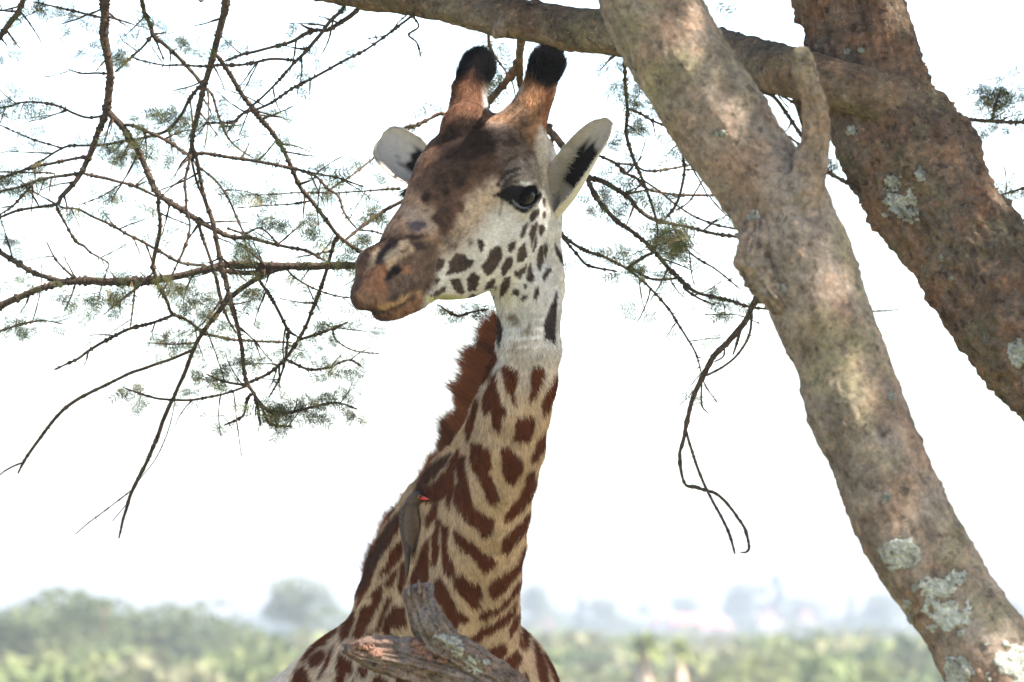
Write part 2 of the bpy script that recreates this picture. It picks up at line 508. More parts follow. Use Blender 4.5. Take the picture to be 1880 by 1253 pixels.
# houses along the ridge
M_WALL = simple_mat('house_wall', (0.74, 0.68, 0.62), 0.8, 0.2, 0.08, 1)
M_TILE = simple_mat('roof_tile', (0.52, 0.19, 0.14), 0.8, 0.2, 0.25, 2)
M_PANE = simple_mat('window_pane', (0.05, 0.06, 0.07), 0.2, 0.5, 0.1, 3)
M_DOOR = simple_mat('door_paint', (0.16, 0.09, 0.06), 0.6, 0.3, 0.1, 3)
def house(px0, px1, wall_y, roof_y, d, label, gable_front=False):
    x0 = (px0 - IMG_W / 2) / FPX * d; x1 = (px1 - IMG_W / 2) / FPX * d
    xc, w = (x0 + x1) / 2, x1 - x0
    z0 = float(ground_z(xc, d)) - 0.3
    ze = CAM_Z + (HORIZON_Y - wall_y) / FPX * d; zr = CAM_Z + (HORIZON_Y - roof_y) / FPX * d
    dp = 6.0
    o = empty('house', (xc, d, z0)); tag(o, label, 'house', 'pale houses along the ridge')
    hw_ = w / 2
    if gable_front:
        v = np.array([(xc - hw_, d, z0), (xc + hw_, d, z0), (xc + hw_, d, ze), (xc, d, zr - 0.1), (xc - hw_, d, ze)])
        v = np.vstack([v, v + [0, dp, 0]])
        f5 = np.array([[0, 1, 2, 3, 4], [9, 8, 7, 6, 5]]); f4 = np.array([[0, 5, 6, 1], [1, 6, 7, 2], [4, 9, 5, 0], [2, 7, 8, 3], [3, 8, 9, 4]])
        mobj('wall', v, [f4, f5], M_WALL, o, None, False)
        for s in (-1, 1):
            a = np.array([(xc, d - 0.4, zr), (xc + s * (hw_ + 0.4), d - 0.4, ze - 0.25), (xc + s * (hw_ + 0.4), d + dp + 0.4, ze - 0.25), (xc, d + dp + 0.4, zr)])
            v = np.vstack([a, a + [0, 0, 0.16]])
            mobj('roof_slope', v, np.array([[0, 1, 2, 3], [7, 6, 5, 4], [0, 4, 5, 1], [1, 5, 6, 2], [2, 6, 7, 3], [3, 7, 4, 0]]), M_TILE, o, None, False)
    else:
        v, f = box((xc, d + dp / 2, (z0 + ze) / 2), (w, dp, ze - z0)); mobj('wall', v, f, M_WALL, o, None, False)
        v = np.array([(xc - hw_ - 0.4, d - 0.5, ze - 0.05), (xc + hw_ + 0.4, d - 0.5, ze - 0.05), (xc + hw_ + 0.4, d + dp + 0.5, ze - 0.05), (xc - hw_ - 0.4, d + dp + 0.5, ze - 0.05), (xc - hw_ * 0.7, d + dp / 2, zr), (xc + hw_ * 0.7, d + dp / 2, zr)])
        mobj('roof', v, [np.array([[0, 1, 5, 4], [2, 3, 4, 5], [3, 2, 1, 0]]), np.array([[1, 2, 5], [3, 0, 4]])], M_TILE, o, None, False)
    nwin = max(1, int(w // 3.5))
    for i in range(nwin):
        cx = xc - w / 2 + (i + 0.5) * w / nwin
        zc_ = ze - 0.95
        v, f = box((cx, d - 0.02, zc_), (0.95, 0.10, 1.0)); fr_ = mobj('window', v, f, M_DOOR, o, None, False)
        v, f = box((cx, d - 0.05, zc_), (0.75, 0.10, 0.8)); mobj('pane', v, f, M_PANE, fr_, None, False)
    v, f = box((xc + w * 0.31, d - 0.02, z0 + 1.25), (0.9, 0.1, 2.1)); mobj('door', v, f, M_DOOR, o, None, False)
house(1190, 1345, 1152, 1128, 900, 'long pale house with pink tiled roof, widest on the ridge')
house(1208, 1232, 1140, 1122, 892, 'small white gabled house in front of the long pink roof', True)
house(1250, 1284, 1156, 1136, 885, 'white gabled annex lowest in front of the long pink roof', True)
house(1392, 1440, 1142, 1120, 900, 'pink roofed gabled house under the tallest hazy tree', True)
house(1468, 1500, 1142, 1120, 900, 'narrow pink and white house apart at the end of the row', True)
house(972, 1016, 1152, 1138, 860, 'low white house half hidden behind the giraffe neck')

# ================================================================== the acacia
tree_base = P(2150, 1253, 10.3)
acacia = empty('acacia_tree', (tree_base[0], tree_base[1], 0))
tag(acacia, 'thorny acacia with two thick leaning trunks and twiggy branches around the giraffe', 'tree')

def edges_to_axis(L, R, n):
    L, R = catmull(np.column_stack([L, np.zeros(len(L))]), n)[:, :2], catmull(np.column_stack([R, np.zeros(len(R))]), n)[:, :2]
    return (L + R) / 2, np.linalg.norm(L - R, axis=1) / 2

def bark_disp(amp, seed, sx=9.0, ridge=1.0):
    def f(v, nrm, u, ang, r):
        k = np.column_stack([u * sx, np.cos(ang) * 2.6, np.sin(ang) * 2.6])
        big = fbm(k * 0.6, 3, seed) * 0.09 * r
        mid = (1 - np.abs(vnoise(np.column_stack([u * 22, np.cos(ang) * 7, np.sin(ang) * 7]), seed + 3))) * amp * ridge
        fine = fbm(v * 95, 3, seed + 5) * amp * 0.75
        fis = vnoise(np.column_stack([u * 9, np.cos(ang) * 8 + u * 2, np.sin(ang) * 8]), seed + 6)
        fine = fine - np.clip(0.22 - np.abs(fis), 0, 1) * 4.0 * amp * (ridge - 0.7)
        fl = np.clip(vnoise(np.column_stack([u * 60, np.cos(ang) * 14, np.sin(ang) * 14]), seed + 9) - 0.45, 0, 1) * amp * 2.4
        return big + mid - amp * 0.5 + fine + fl
    return f

# trunk A (leans across the picture)
LA = np.array([(1040, -200), (1103, 0), (1120, 62), (1144, 105), (1192, 182), (1239, 259), (1287, 326), (1330, 383), (1364, 440), (1385, 510), (1410, 560), (1438, 632), (1471, 698), (1493, 792), (1532, 875), (1576, 986), (1626, 1075), (1659, 1119), (1698, 1174), (1737, 1253), (1800, 1370)], float)
RA = np.array([(1200, -290), (1262, -60), (1287, 0), (1326, 67), (1383, 153), (1445, 258), (1500, 325), (1522, 373), (1555, 440), (1575, 503), (1596, 560), (1637, 671), (1670, 765), (1720, 881), (1781, 992), (1836, 1080), (1885, 1145), (1975, 1260)], float)
cA, rA = edges_to_axis(LA, RA, 360)
dA = np.interp(np.linspace(0, 1, 360), [0, 1], [10.05, 9.75])
ptsA = P(cA[:, 0], cA[:, 1], dA); radA = rA / M2PX(dA)
foot = np.array([tree_base[0] - 0.15, tree_base[1] - 0.2, -0.1])
ext = catmull(np.vstack([ptsA[-1], ptsA[-1] + (ptsA[-1] - ptsA[-50]) * 1.6, foot + [-0.05, 0, 0.9], foot]), 60)[1:]
up = catmull(np.vstack([[0.2, 10.6, 6.4], ptsA[0] + (ptsA[0] - ptsA[65]) * 1.4, ptsA[0]]), 50)[:-1]
full = np.vstack([up, ptsA, ext])
frad = np.concatenate([np.linspace(0.05, radA[0], 50)[:-1], radA, np.linspace(radA[-1], 0.17, 59)])
vA, fA = tube(full, frad, 128, bark_disp(0.0036, 3, 9, 0.9))
trunkA = mobj('trunk', vA, fA, M_BARK_A, acacia)
trunkA['label'] = 'smooth grey brown leaning trunk with sun flecks'
# broken stub on trunk A
sb = np.array([(1470, 97, 14), (1473, 108, 20), (1480, 146, 20), (1495, 190, 22), (1500, 225, 23), (1497, 262, 25), (1485, 310, 34), (1468, 365, 48), (1450, 430, 40)], float)
sbc = catmull(np.column_stack([P(sb[:, 0], sb[:, 1], np.linspace(9.80, 9.90, len(sb))), sb[:, 2] / M2PX(9.7)]), 110)
v, f = tube(sbc[:, :3], sbc[:, 3], 56, bark_disp(0.0045, 13, 16))
st = mobj('broken_stub', v, f, M_BARK_A, acacia)
# swelling where an old branch fell off trunk A
kn = np.array([(1392, 405, 12), (1392, 430, 22), (1386, 455, 30), (1384, 478, 32), (1398, 505, 29), (1418, 535, 24), (1440, 570, 12)], float)
knc = catmull(np.column_stack([P(kn[:, 0], kn[:, 1], np.full(7, 9.86)), kn[:, 2] / M2PX(9.84)]), 70)
v, f = tube(knc[:, :3], knc[:, 3], 64, bark_disp(0.010, 23, 20)); mobj('burl', v, f, M_BARK_A, acacia)
# trunk B
LB = np.array([(1400, -230), (1450, -40), (1462, 0), (1479, 53), (1490, 91), (1508, 160), (1527, 230), (1541, 282), (1570, 345), (1603, 397), (1641, 445), (1680, 493), (1709, 541), (1742, 600), (1798, 679), (1842, 726), (1885, 775), (2000, 900)], float)
RB = np.array([(1590, -240), (1640, -40), (1651, 0), (1670, 57), (1694, 139), (1718, 187), (1761, 235), (1795, 273), (1814, 326), (1843, 373), (1885, 425), (1950, 510), (2040, 620), (2180, 780)], float)
cB, rB = edges_to_axis(LB, RB, 260)
dB = np.interp(np.linspace(0, 1, 260), [0, 1], [10.75, 10.35])
ptsB = P(cB[:, 0], cB[:, 1], dB); radB = rB / M2PX(dB)
extB = catmull(np.vstack([ptsB[-1], foot + [0.35, 0.1, 1.4], foot + [0.15, 0.05, 0]]), 40)[1:]
upB = catmull(np.vstack([[0.35, 11.4, 6.6], ptsB[0] + (ptsB[0] - ptsB[58]) * 1.2, ptsB[0]]), 40)[:-1]
vB, fB = tube(np.vstack([upB, ptsB, extB]), np.concatenate([np.linspace(0.05, radB[0], 40)[:-1], radB, np.linspace(radB[-1], 0.24, 39)]), 160, bark_disp(0.0085, 43, 7, 1.5))
trunkB = mobj('trunk', vB, fB, M_BARK_B, acacia)
trunkB['label'] = 'rough reddish brown trunk behind the leaning one'
# limb C
CL = np.array([(1700, 225, 62, 10.62), (1645, 195, 54, 10.545), (1598, 173, 46, 10.51), (1527, 152, 44, 10.52), (1460, 136, 45, 10.58), (1397, 118, 45, 10.68), (1300, 92, 43, 10.90), (1200, 72, 41, 11.0), (1100, 59, 39, 11.08), (1048, 54, 39, 11.12),
               (1000, 43, 36, 11.17), (940, 34, 35, 11.22), (905, 30, 33, 11.25), (850, 15, 31, 11.3), (760, -4, 31, 11.37), (690, -12, 30, 11.42), (560, -38, 29, 11.5), (400, -85, 27, 11.65), (200, -125, 24, 11.85), (40, -165, 20, 12.05), (-120, -210, 15, 12.3)], float)
cl4 = catmull(np.column_stack([P(CL[:, 0], CL[:, 1], CL[:, 3]), CL[:, 2] / M2PX(CL[:, 3])]), 230)
v, f = tube(cl4[:, :3], cl4[:, 3], 64, bark_disp(0.0036, 63, 9, 1.2))
limbC = mobj('limb', v, f, M_BARK_C, acacia)
# peg under the limb, above the horns
v, f = tube(P(np.array([930, 915, 905.]), np.array([40, 60, 68.]), np.array([11.2, 11.2, 11.2])), np.array([0.02, 0.016, 0.004]), 12, bark_disp(0.002, 71)); mobj('peg', v, f, M_BARK_A, acacia)

# lichen
def lichen(verts, faces, px, py, rx, ry, parent, seed, thr=0.35, h=0.006, name='lichen', mat=None):
    tri = [list(x) for fl in faces for x in fl]
    bv = BVH_CACHE.setdefault(id(verts), BVHTree.FromPolygons([Vector(x) for x in verts.tolist()], tri))
    n = 34
    gx_, gy_ = np.meshgrid(np.linspace(-1.1, 1.1, n), np.linspace(-1.1, 1.1, n), indexing='ij')
    pos = np.zeros((n, n, 3)); ok = np.zeros((n, n), bool)
    o = Vector(CAM.tolist())
    nz = fbm(np.column_stack([gx_.ravel() * 3.2, gy_.ravel() * 3.2, np.full(n * n, seed * 3.7)]), 3, seed).reshape(n, n)
    rad = np.sqrt(gx_ ** 2 + gy_ ** 2)
    lvl = 1 - rad + thr * nz
    hz = fbm(np.column_stack([gx_.ravel() * 9, gy_.ravel() * 9, np.full(n * n, seed)]), 3, seed + 2).reshape(n, n)
    for i in range(n):
        for j in range(n):
            dr = Vector((P(px + gx_[i, j] * rx, py + gy_[i, j] * ry, 1.0) - CAM).tolist()).normalized()
            loc, nor, k, dist = bv.ray_cast(o, dr)
            if loc is None: continue
            hh = h * min(1.0, max(-0.6, lvl[i, j] * 5)) * (0.8 + 0.8 * hz[i, j])
            pos[i, j] = np.array(loc) + np.array(nor) * (hh if lvl[i, j] > 0 else -0.004); ok[i, j] = lvl[i, j] > -0.12
    g = np.arange(n * n).reshape(n, n)
    q = np.stack([g[:-1, :-1], g[:-1, 1:], g[1:, 1:], g[1:, :-1]], -1).reshape(-1, 4)
    q = q[ok.ravel()[q].all(1)]
    if not len(q): return
    used = np.unique(q); mp = np.full(n * n, -1); mp[used] = np.arange(len(used))
    mobj(name, pos.reshape(-1, 3)[used], mp[q], mat or M_LICHEN, parent)
BVH_CACHE = {}
for k, (px, py, rx, ry, th) in enumerate([(1650, 1018, 40, 31, 0.25), (1722, 1082, 32, 24, 0.8), (1738, 1132, 42, 34, 0.7), (1755, 1062, 18, 14, 0.9), (1762, 1236, 26, 30, 0.4), (1858, 1218, 44, 38, 0.7), (1628, 915, 9, 9, 0.5), (1635, 730, 7, 10, 0.6), (1666, 1110, 8, 10, 0.5),
                                          (1672, 1138, 6, 9, 0.5), (1384, 400, 11, 14, 0.7), (1388, 425, 16, 13, 0.7), (1380, 476, 15, 16, 0.7), (1412, 512, 11, 10, 0.6), (1398, 455, 9, 8, 0.5), (1436, 530, 8, 8, 0.5), (1680, 1080, 7, 6, 0.5), (1322, 245, 14, 6, 0.8)]):
    lichen(vA, fA, px, py, rx, ry, trunkA, k + 1, th + 0.3, 0.004)
for k, (px, py, rx, ry, th) in enumerate([(1652, 372, 30, 26, 1.3), (1640, 335, 14, 16, 1.2), (1672, 395, 14, 14, 1.2), (1690, 318, 8, 14, 1.0), (1872, 648, 22, 26, 0.4), (1635, 143, 6, 6, 0.5), (1652, 160, 10, 8, 0.8), (1555, 95, 6, 6, 0.5), (1582, 94, 6, 5, 0.5), (1727, 475, 6, 6, 0.4), (1565, 240, 9, 9, 0.8), (1745, 512, 5, 5, 0.4)]):
    lichen(vB, fB, px, py, rx, ry, trunkB, k + 31, th + 0.3, 0.004)

# ---- thorny branches, traced
BRANCH = {}
BR_OBJ = []
def nearest(parent, xy):
    b = BRANCH[parent]
    k = np.argmin((b[:, 0] - xy[0]) ** 2 + (b[:, 1] - xy[1]) ** 2)
    return b[k]
BRANCH['C'] = np.column_stack([catmull(np.column_stack([CL[:, :2], CL[:, 3], CL[:, 2]]), 300)[:, [0, 1, 2, 3]]])
BRANCH['B'] = np.column_stack([cB, dB, rB]); BRANCH['A'] = np.column_stack([cA, dA, rA])
def Z5(x, y): return x / 2.6657, y / 2.6657
def Z6(x, y): return x / 2.0889, 400 + y / 2.0889
def Z7(x, y): return 1020 + x / 2.666, 150 + y / 2.666
def Z8(x, y): return 1200 + x / 1.8074, 560 + y / 1.8074
def Z1(x, y): return 620 + x / 3.5808, 50 + y / 3.5808
def Z2(x, y): return 620 + x / 4.0413, 330 + y / 4.0413
def ZP(x, y): return float(x), float(y)
def ZR(x, y): return 1000 + x / 2.0886, y / 2.0886
SCALE = {Z5: 2.6657, Z6: 2.0889, Z7: 2.666, Z8: 1.8074, Z1: 3.5808, Z2: 4.0413, ZP: 1.0, ZR: 2.0886}
brng = np.random.default_rng(77)
TH_V, LEAF_SPOTS = {}, []
def thorn_geo(c, t, r, n, lmin, lmax):
    parts = []
    for i in range(n):
        k = brng.integers(1, len(c) - 1)
        a = brng.normal(0, 1, 3); a -= t[k] * (a @ t[k]); a /= np.linalg.norm(a) + 1e-9
        for s in (1, -1):
            if brng.random() < 0.3: continue
            dr = a * s * 0.9 + t[k] * brng.uniform(-0.2, 0.5) + brng.normal(0, 0.15, 3); dr /= np.linalg.norm(dr)
            L = brng.uniform(lmin, lmax); w = 0.0010
            if brng.random() < 0.30: L, w = brng.uniform(0.006, 0.013), 0.0022
            e1 = np.cross(dr, t[k]); e1 /= np.linalg.norm(e1) + 1e-9; e2 = np.cross(dr, e1)
            p = c[k] + dr * r[k] * 0.6
            parts.append((np.array([p + e1 * w, p - e1 * w * 0.5 + e2 * w * 0.87, p - e1 * w * 0.5 - e2 * w * 0.87, p + dr * L]), np.array([[0, 1, 3], [1, 2, 3], [2, 0, 3]])))
    return parts
def branch(name, zf_, pts, parent=None, d0=None, slope=None, thorns=1.0, pre=None, mat=None, ramp=0.5):
    sc_ = SCALE[zf_]
    rows = []
    lastw = 10
    for p in pts:
        x, y = zf_(p[0], p[1]); lastw = p[2] if len(p) > 2 else lastw
        rows.append((x, y, lastw / sc_ / 2))
    if pre: rows = [(x, y, w) for x, y, w in pre] + rows
    rows = np.array(rows, float)
    if rows[-1, 0] < 0 and len(rows) > 2:      # runs on past the picture's edge
        g_ = rows[-1, :2] - rows[-2, :2]; g_ = g_ / np.linalg.norm(g_)
        rows = np.vstack([rows, [*(rows[-1, :2] + g_ * 90 + [0, 8]), rows[-1, 2] * 0.8], [*(rows[-1, :2] + g_ * 200 + [0, -12]), rows[-1, 2] * 0.3]])
    L = np.concatenate([[0], np.cumsum(np.linalg.norm(np.diff(rows[:, :2], axis=0), axis=1))])
    if parent:
        nb = nearest(parent, rows[0, :2]); dd0 = nb[2]
        if np.hypot(nb[0] - rows[0, 0], nb[1] - rows[0, 1]) > 2:
            rows = np.vstack([[nb[0], nb[1], rows[0, 2]], rows])
            L = np.concatenate([[0], np.cumsum(np.linalg.norm(np.diff(rows[:, :2], axis=0), axis=1))])
    else:
        dd0 = d0
    if slope is None: slope = brng.uniform(-0.5, 0.5)
    d = dd0 + slope * L / 600.0
    if d0 is not None and parent: d = dd0 + (d0 - dd0) * np.clip(L / max(40, L[-1] * ramp), 0, 1)
    n = int(max(8, L[-1] / 5))
    n = int(max(10, L[-1] / 3)); r4 = catmull(np.column_stack([rows[:, :2], d, rows[:, 2]]), n)
    r4[:, 3] = np.maximum(r4[:, 3], 0.9)
    r4[:, :2] += np.column_stack([vnoise(np.column_stack([np.arange(n) / 8.0, np.full(n, s), np.full(n, len(BRANCH))]), 5) for s in (0.3, 9.1)]) * 0.7 * np.minimum(r4[:, 3:4] / 3, 1.0)
    BRANCH[name] = r4
    c = P(r4[:, 0], r4[:, 1], r4[:, 2]); rad = r4[:, 3] / M2PX(r4[:, 2])
    node = (brng.random(n) < 0.20) * brng.uniform(0.4, 1.2, n)
    rad2 = rad * (1 + node * np.clip(3.2 / (r4[:, 3] + 1), 0.06, 0.95) * (r4[:, 3] < 9) * (1.0 if thorns > 0.45 else 0.4)); rad2[-1] *= 0.5
    big = r4[:, 3].max() > 5
    v, f = tube(c, rad2, 12 if big else 7, (bark_disp(0.0012, len(BRANCH), 14) if big else None))
    o = mobj('branch', v, f, mat or M_TWIG, acacia)
    BR_OBJ.append((o, r4, thorns))
    t = frames(c)[0]
    if thorns:
        parts = thorn_geo(c, t, rad, int(thorns * L[-1] / 20), 0.008, 0.024)
        if parts:
            th = mobj('thorns', *merge(parts), M_THORN, o, None, False); th['kind'] = 'stuff'
    return o
C_ = dict(parent='C')
branch('B1', Z5, [(515, 80, 42), (510, 180, 42), (525, 270, 40), (540, 360, 36), (535, 440, 36), (522, 540, 38), (500, 600, 26), (475, 660, 26), (455, 720, 26), (430, 780, 24), (395, 850, 22), (350, 915, 20), (300, 965, 18), (275, 1000, 16), (150, 1020, 12), (60, 1040, 10), (-20, 1075, 9)], 'C', 12.0, pre=[(196, -120, 9), (190, -60, 8.5)])
branch('B1x', Z5, [(275, 1000, 12), (285, 1030, 12), (320, 1095, 11), (350, 1150, 11), (380, 1190, 15), (410, 1205, 12), (440, 1235, 9), (475, 1255, 8), (530, 1290, 7), (525, 1320, 6), (492, 1420, 5), (480, 1470, 5)], 'B1')
branch('B1b', Z5, [(530, 550, 30), (560, 580, 34), (600, 620, 30), (625, 660, 28), (660, 710, 26), (690, 770, 26), (720, 840, 26), (745, 900, 28), (775, 950, 26), (830, 990, 26), (900, 1035, 26), (980, 1085, 24), (1060, 1130, 24), (1130, 1160, 20), (1220, 1165, 18), (1300, 1185, 16), (1400, 1210, 14), (1500, 1230, 12), (1590, 1275, 10)], 'B1')
branch('B1c', Z5, [(605, 615, 18), (650, 615, 18), (710, 640, 18), (780, 670, 16), (850, 710, 16), (920, 755, 16), (1000, 752, 16), (1100, 768, 16), (1200, 782, 16), (1300, 800, 15), (1400, 818, 14), (1480, 838, 14), (1540, 860, 13), (1600, 920, 13), (1655, 960, 12), (1680, 1030, 11), (1710, 1080, 10), (1745, 1120, 9)], 'B1b')
branch('B1c2', Z5, [(1500, 845, 10), (1570, 855, 9), (1650, 870, 9), (1720, 895, 8), (1780, 915, 6)], 'B1c')
branch('B1d', Z5, [(775, 950, 18), (775, 1020, 18), (785, 1080, 18), (780, 1150, 20), (765, 1210, 22), (752, 1280, 20), (750, 1320, 18), (765, 1370, 14)], 'B1b')
branch('B2', Z5, [(1090, 90, 32), (1060, 200, 32), (1045, 270, 32), (1015, 370, 28), (990, 450, 26), (965, 570, 24), (945, 650, 22), (940, 720, 20), (960, 770, 16), (975, 850, 16), (990, 920, 16), (1010, 1000, 18), (1040, 1080, 20), (1055, 1160, 22), (1075, 1250, 22), (1110, 1400, 20), (1150, 1550, 20), (1180, 1680, 19), (1200, 1850, 17), (1250, 1945, 14), (1275, 2085, 8)], 'C', 11.8, pre=[(432, -78, 8), (420, -20, 7)])
branch('B2a', Z5, [(1060, 275, 20), (1090, 310, 20), (1130, 370, 22), (1170, 440, 22), (1220, 510, 22), (1280, 590, 22), (1340, 660, 22), (1390, 740, 20), (1430, 830, 20), (1470, 920, 20), (1530, 990, 20), (1590, 1070, 20), (1650, 1150, 18), (1730, 1210, 18), (1800, 1255, 18), (1900, 1300, 16)], 'B2')
branch('B2a2', Z6, [(1283, 90, 16), (1275, 120, 14), (1250, 210, 14), (1215, 310, 13), (1170, 420, 13), (1110, 520, 12), (1040, 590, 12), (950, 635, 12)], 'B2a')
branch('B2b', Z5, [(932, 730, 14), (925, 800, 14), (905, 890, 14), (910, 960, 13), (915, 1040, 12), (930, 1100, 10), (915, 1180, 12), (890, 1245, 12), (868, 1290, 9), (830, 1370, 8), (770, 1465, 7)], 'B2')
branch('B2c', Z5, [(940, 780, 14), (960, 880, 12), (990, 960, 10)], 'B2'); branch('B2d', Z5, [(975, 820, 10), (1040, 870, 11), (1090, 930, 11), (1130, 1000, 11), (1160, 1070, 10), (1195, 1140, 9), (1230, 1160, 8)], 'B2')
branch('B2e', Z5, [(965, 1075, 16), (990, 1160, 16), (1015, 1230, 14), (1055, 1350, 18), (1080, 1460, 18), (1110, 1550, 14), (1155, 1630, 9)], 'B1b')
branch('B3', Z5, [(705, 60, 20), (735, 120, 20), (750, 175, 18), (800, 215, 16), (850, 260, 14), (905, 315, 14), (950, 365, 14), (985, 410, 14)], 'C', 12.2, pre=[(250, -112, 6), (256, -30, 4)])
branch('B3a', Z5, [(760, 185, 10), (780, 240, 9), (805, 300, 6)], 'B3'); branch('B3b', Z5, [(740, 180, 13), (700, 230, 12), (640, 285, 12), (590, 330, 11), (560, 355, 10)], 'B3')
branch('B4', Z5, [(985, 412, 14), (930, 480, 18), (890, 560, 16), (850, 610, 18), (800, 650, 16), (720, 670, 14), (620, 690, 13), (500, 710, 12), (420, 712, 12), (330, 718, 12), (270, 745, 11), (200, 790, 11), (120, 830, 10), (-20, 885, 9)], 'B3')
branch('B4b', Z5, [(1010, 435, 12), (1040, 470, 12), (1060, 540, 12), (1090, 620, 12), (1120, 680, 10), (1170, 730, 8), (1240, 775, 6)], 'B3'); branch('B4c', Z5, [(1015, 440, 8), (1022, 530, 7), (1015, 640, 6), (1000, 730, 5)], 'B3')
branch('B5', Z5, [(1760, 30, 22), (1720, 75, 24), (1660, 115, 22), (1600, 150, 18), (1550, 150, 18), (1490, 170, 20), (1430, 205, 16), (1340, 230, 14), (1260, 250, 14), (1180, 270, 14), (1100, 300, 10)], 'C'); branch('B5x', Z5, [(1550, 150, 14), (1510, 140, 14), (1470, 118, 8)], 'B5')
branch('B5b', Z5, [(1680, 40, 18), (1620, 100, 18), (1560, 180, 18), (1500, 250, 18), (1440, 310, 14), (1370, 390, 12), (1290, 470, 11), (1220, 530, 10), (1160, 590, 9), (1110, 650, 8)], 'C')
branch('B5c', Z5, [(1450, 298, 12), (1330, 290, 13), (1230, 310, 13), (1160, 320, 12), (1060, 320, 13), (980, 325, 11), (880, 320, 9), (800, 320, 8), (700, 300, 7), (640, 280, 6)], 'B5b')
branch('B6', Z5, [(2030, 60, 12), (1950, 130, 12), (1870, 190, 11), (1790, 245, 11), (1700, 290, 12), (1600, 345, 13), (1500, 400, 13), (1430, 435, 13), (1350, 490, 13), (1270, 530, 13), (1190, 555, 11), (1130, 600, 11), (1000, 600, 8)], 'C'); branch('B6x', Z5, [(2020, 70, 9), (2050, 130, 9), (2000, 170, 10), (2040, 210, 8), (2060, 280, 6)], 'C')
branch('B6y', Z5, [(2000, 60, 7), (1950, 110, 6), (1900, 170, 6), (1800, 190, 4)], 'C')
branch('B7', Z5, [(95, 45, 26), (50, 110, 28), (0, 180, 26), (-50, 240, 24)], 'C', 12.2, pre=[(72, -155, 6), (58, -60, 5.5)]); branch('B7b', Z5, [(80, 55, 10), (40, 55, 10), (-20, 50, 10)], 'B7')
branch('B8', Z5, [(500, 88, 12), (420, 70, 12), (340, 50, 11), (250, 30, 9), (160, 10, 8)], 'B1'); branch('B8b', Z5, [(530, 362, 11), (470, 358, 10), (400, 360, 9), (330, 338, 5)], 'B1')
branch('B9', Z5, [(500, 570, 12), (430, 578, 12), (360, 555, 12), (300, 525, 11), (220, 505, 10), (120, 500, 9), (50, 520, 9), (-20, 535, 8)], 'B1')
branch('B10', Z5, [(440, 765, 14), (330, 785, 14), (230, 805, 14), (130, 830, 12), (40, 860, 12), (-20, 880, 12)], 'B1'); branch('B10b', Z5, [(400, 848, 14), (330, 858, 16), (250, 870, 14), (180, 885, 14), (100, 915, 12), (-20, 945, 12)], 'B1')
branch('B10c', Z5, [(170, 890, 12), (100, 970, 12), (50, 1020, 10), (-20, 1065, 8)], 'B10b'); branch('B10d', Z5, [(260, 850, 8), (130, 845, 8), (-20, 845, 8)], 'B10b'); branch('B10e', Z5, [(300, 725, 9), (180, 690, 8), (80, 650, 7), (-10, 610, 6)], 'B4')
branch('B11', Z5, [(400, 848, 12), (480, 865, 16), (560, 885, 14), (640, 905, 14), (720, 940, 13), (760, 960, 12)], 'B1'); branch('B11b', Z5, [(600, 895, 7), (520, 950, 6), (440, 985, 5), (380, 1005, 4)], 'B11')
branch('B12', Z5, [(300, 1015, 8), (380, 1025, 11), (450, 1060, 12), (540, 1100, 13), (620, 1145, 13), (700, 1185, 13), (780, 1230, 14), (880, 1285, 15), (1010, 1300, 14)], 'B1'); branch('B12b', Z5, [(560, 1105, 8), (530, 1070, 6), (505, 1035, 4)], 'B12')
branch('C1', Z6, [(1700, 120, 26), (1550, 165, 27), (1400, 182, 27), (1250, 185, 28), (1100, 185, 28), (960, 182, 26), (860, 180, 25), (800, 195, 24), (680, 225, 26), (560, 243, 30), (430, 245, 28), (300, 243, 28), (240, 250, 24), (120, 285, 24), (-30, 355, 26)], None, 12.05, 0.15)
branch('C1b', Z6, [(240, 246, 18), (140, 215, 18), (60, 170, 20), (-30, 115, 18)], 'C1'); branch('C1c', Z6, [(295, 240, 10), (240, 190, 8), (205, 145, 7), (178, 90, 5)], 'C1')
branch('C2b', Z6, [(1090, 195, 18), (960, 213, 20), (860, 205, 16), (800, 195, 10)], 'C1'); branch('C3', Z6, [(1040, 200, 20), (960, 250, 20), (890, 300, 20), (850, 345, 20), (800, 410, 18), (750, 490, 16), (710, 590, 16), (670, 680, 14), (640, 740, 16), (600, 850, 16), (560, 940, 14), (510, 1040, 14), (480, 1130, 12), (455, 1230, 6)], 'C1', thorns=0.4)
branch('C4', Z6, [(745, 505, 12), (650, 545, 12), (560, 575, 12), (480, 605, 12), (390, 650, 12), (290, 700, 14), (220, 760, 13), (150, 850, 12), (100, 920, 11), (68, 982, 7)], 'C3', thorns=0.3); branch('C4b', Z6, [(80, 942, 8), (30, 965, 7), (-10, 995, 5)], 'C4', thorns=0)
branch('C5', Z6, [(595, 240, 14), (640, 320, 14), (660, 365, 12), (720, 395, 11), (780, 440, 11), (850, 460, 10), (920, 470, 9), (1020, 475, 9), (1120, 478, 8)], 'C1'); branch('C6', Z6, [(655, 378, 12), (580, 405, 11), (500, 425, 12), (420, 465, 12), (340, 510, 11), (290, 545, 10), (205, 585, 5)], 'C5', thorns=1.3)
branch('C8', Z6, [(985, 225, 12), (1030, 290, 12), (1070, 360, 12), (1105, 430, 12), (1140, 455, 9)], 'C1'); branch('C9', Z6, [(1145, 470, 11), (1220, 445, 11), (1290, 420, 9), (1335, 400, 6)], 'B2a2'); branch('C9b', Z6, [(1100, 545, 10), (1180, 580, 10), (1260, 575, 8), (1340, 545, 7), (1400, 580, 4)], 'B2a2')
branch('C9c', Z6, [(1290, 470, 6), (1360, 510, 5), (1455, 522, 4)], 'C9'); branch('C10', Z6, [(1105, 440, 10), (1095, 540, 9), (1070, 620, 8), (1030, 690, 6)], 'C8')
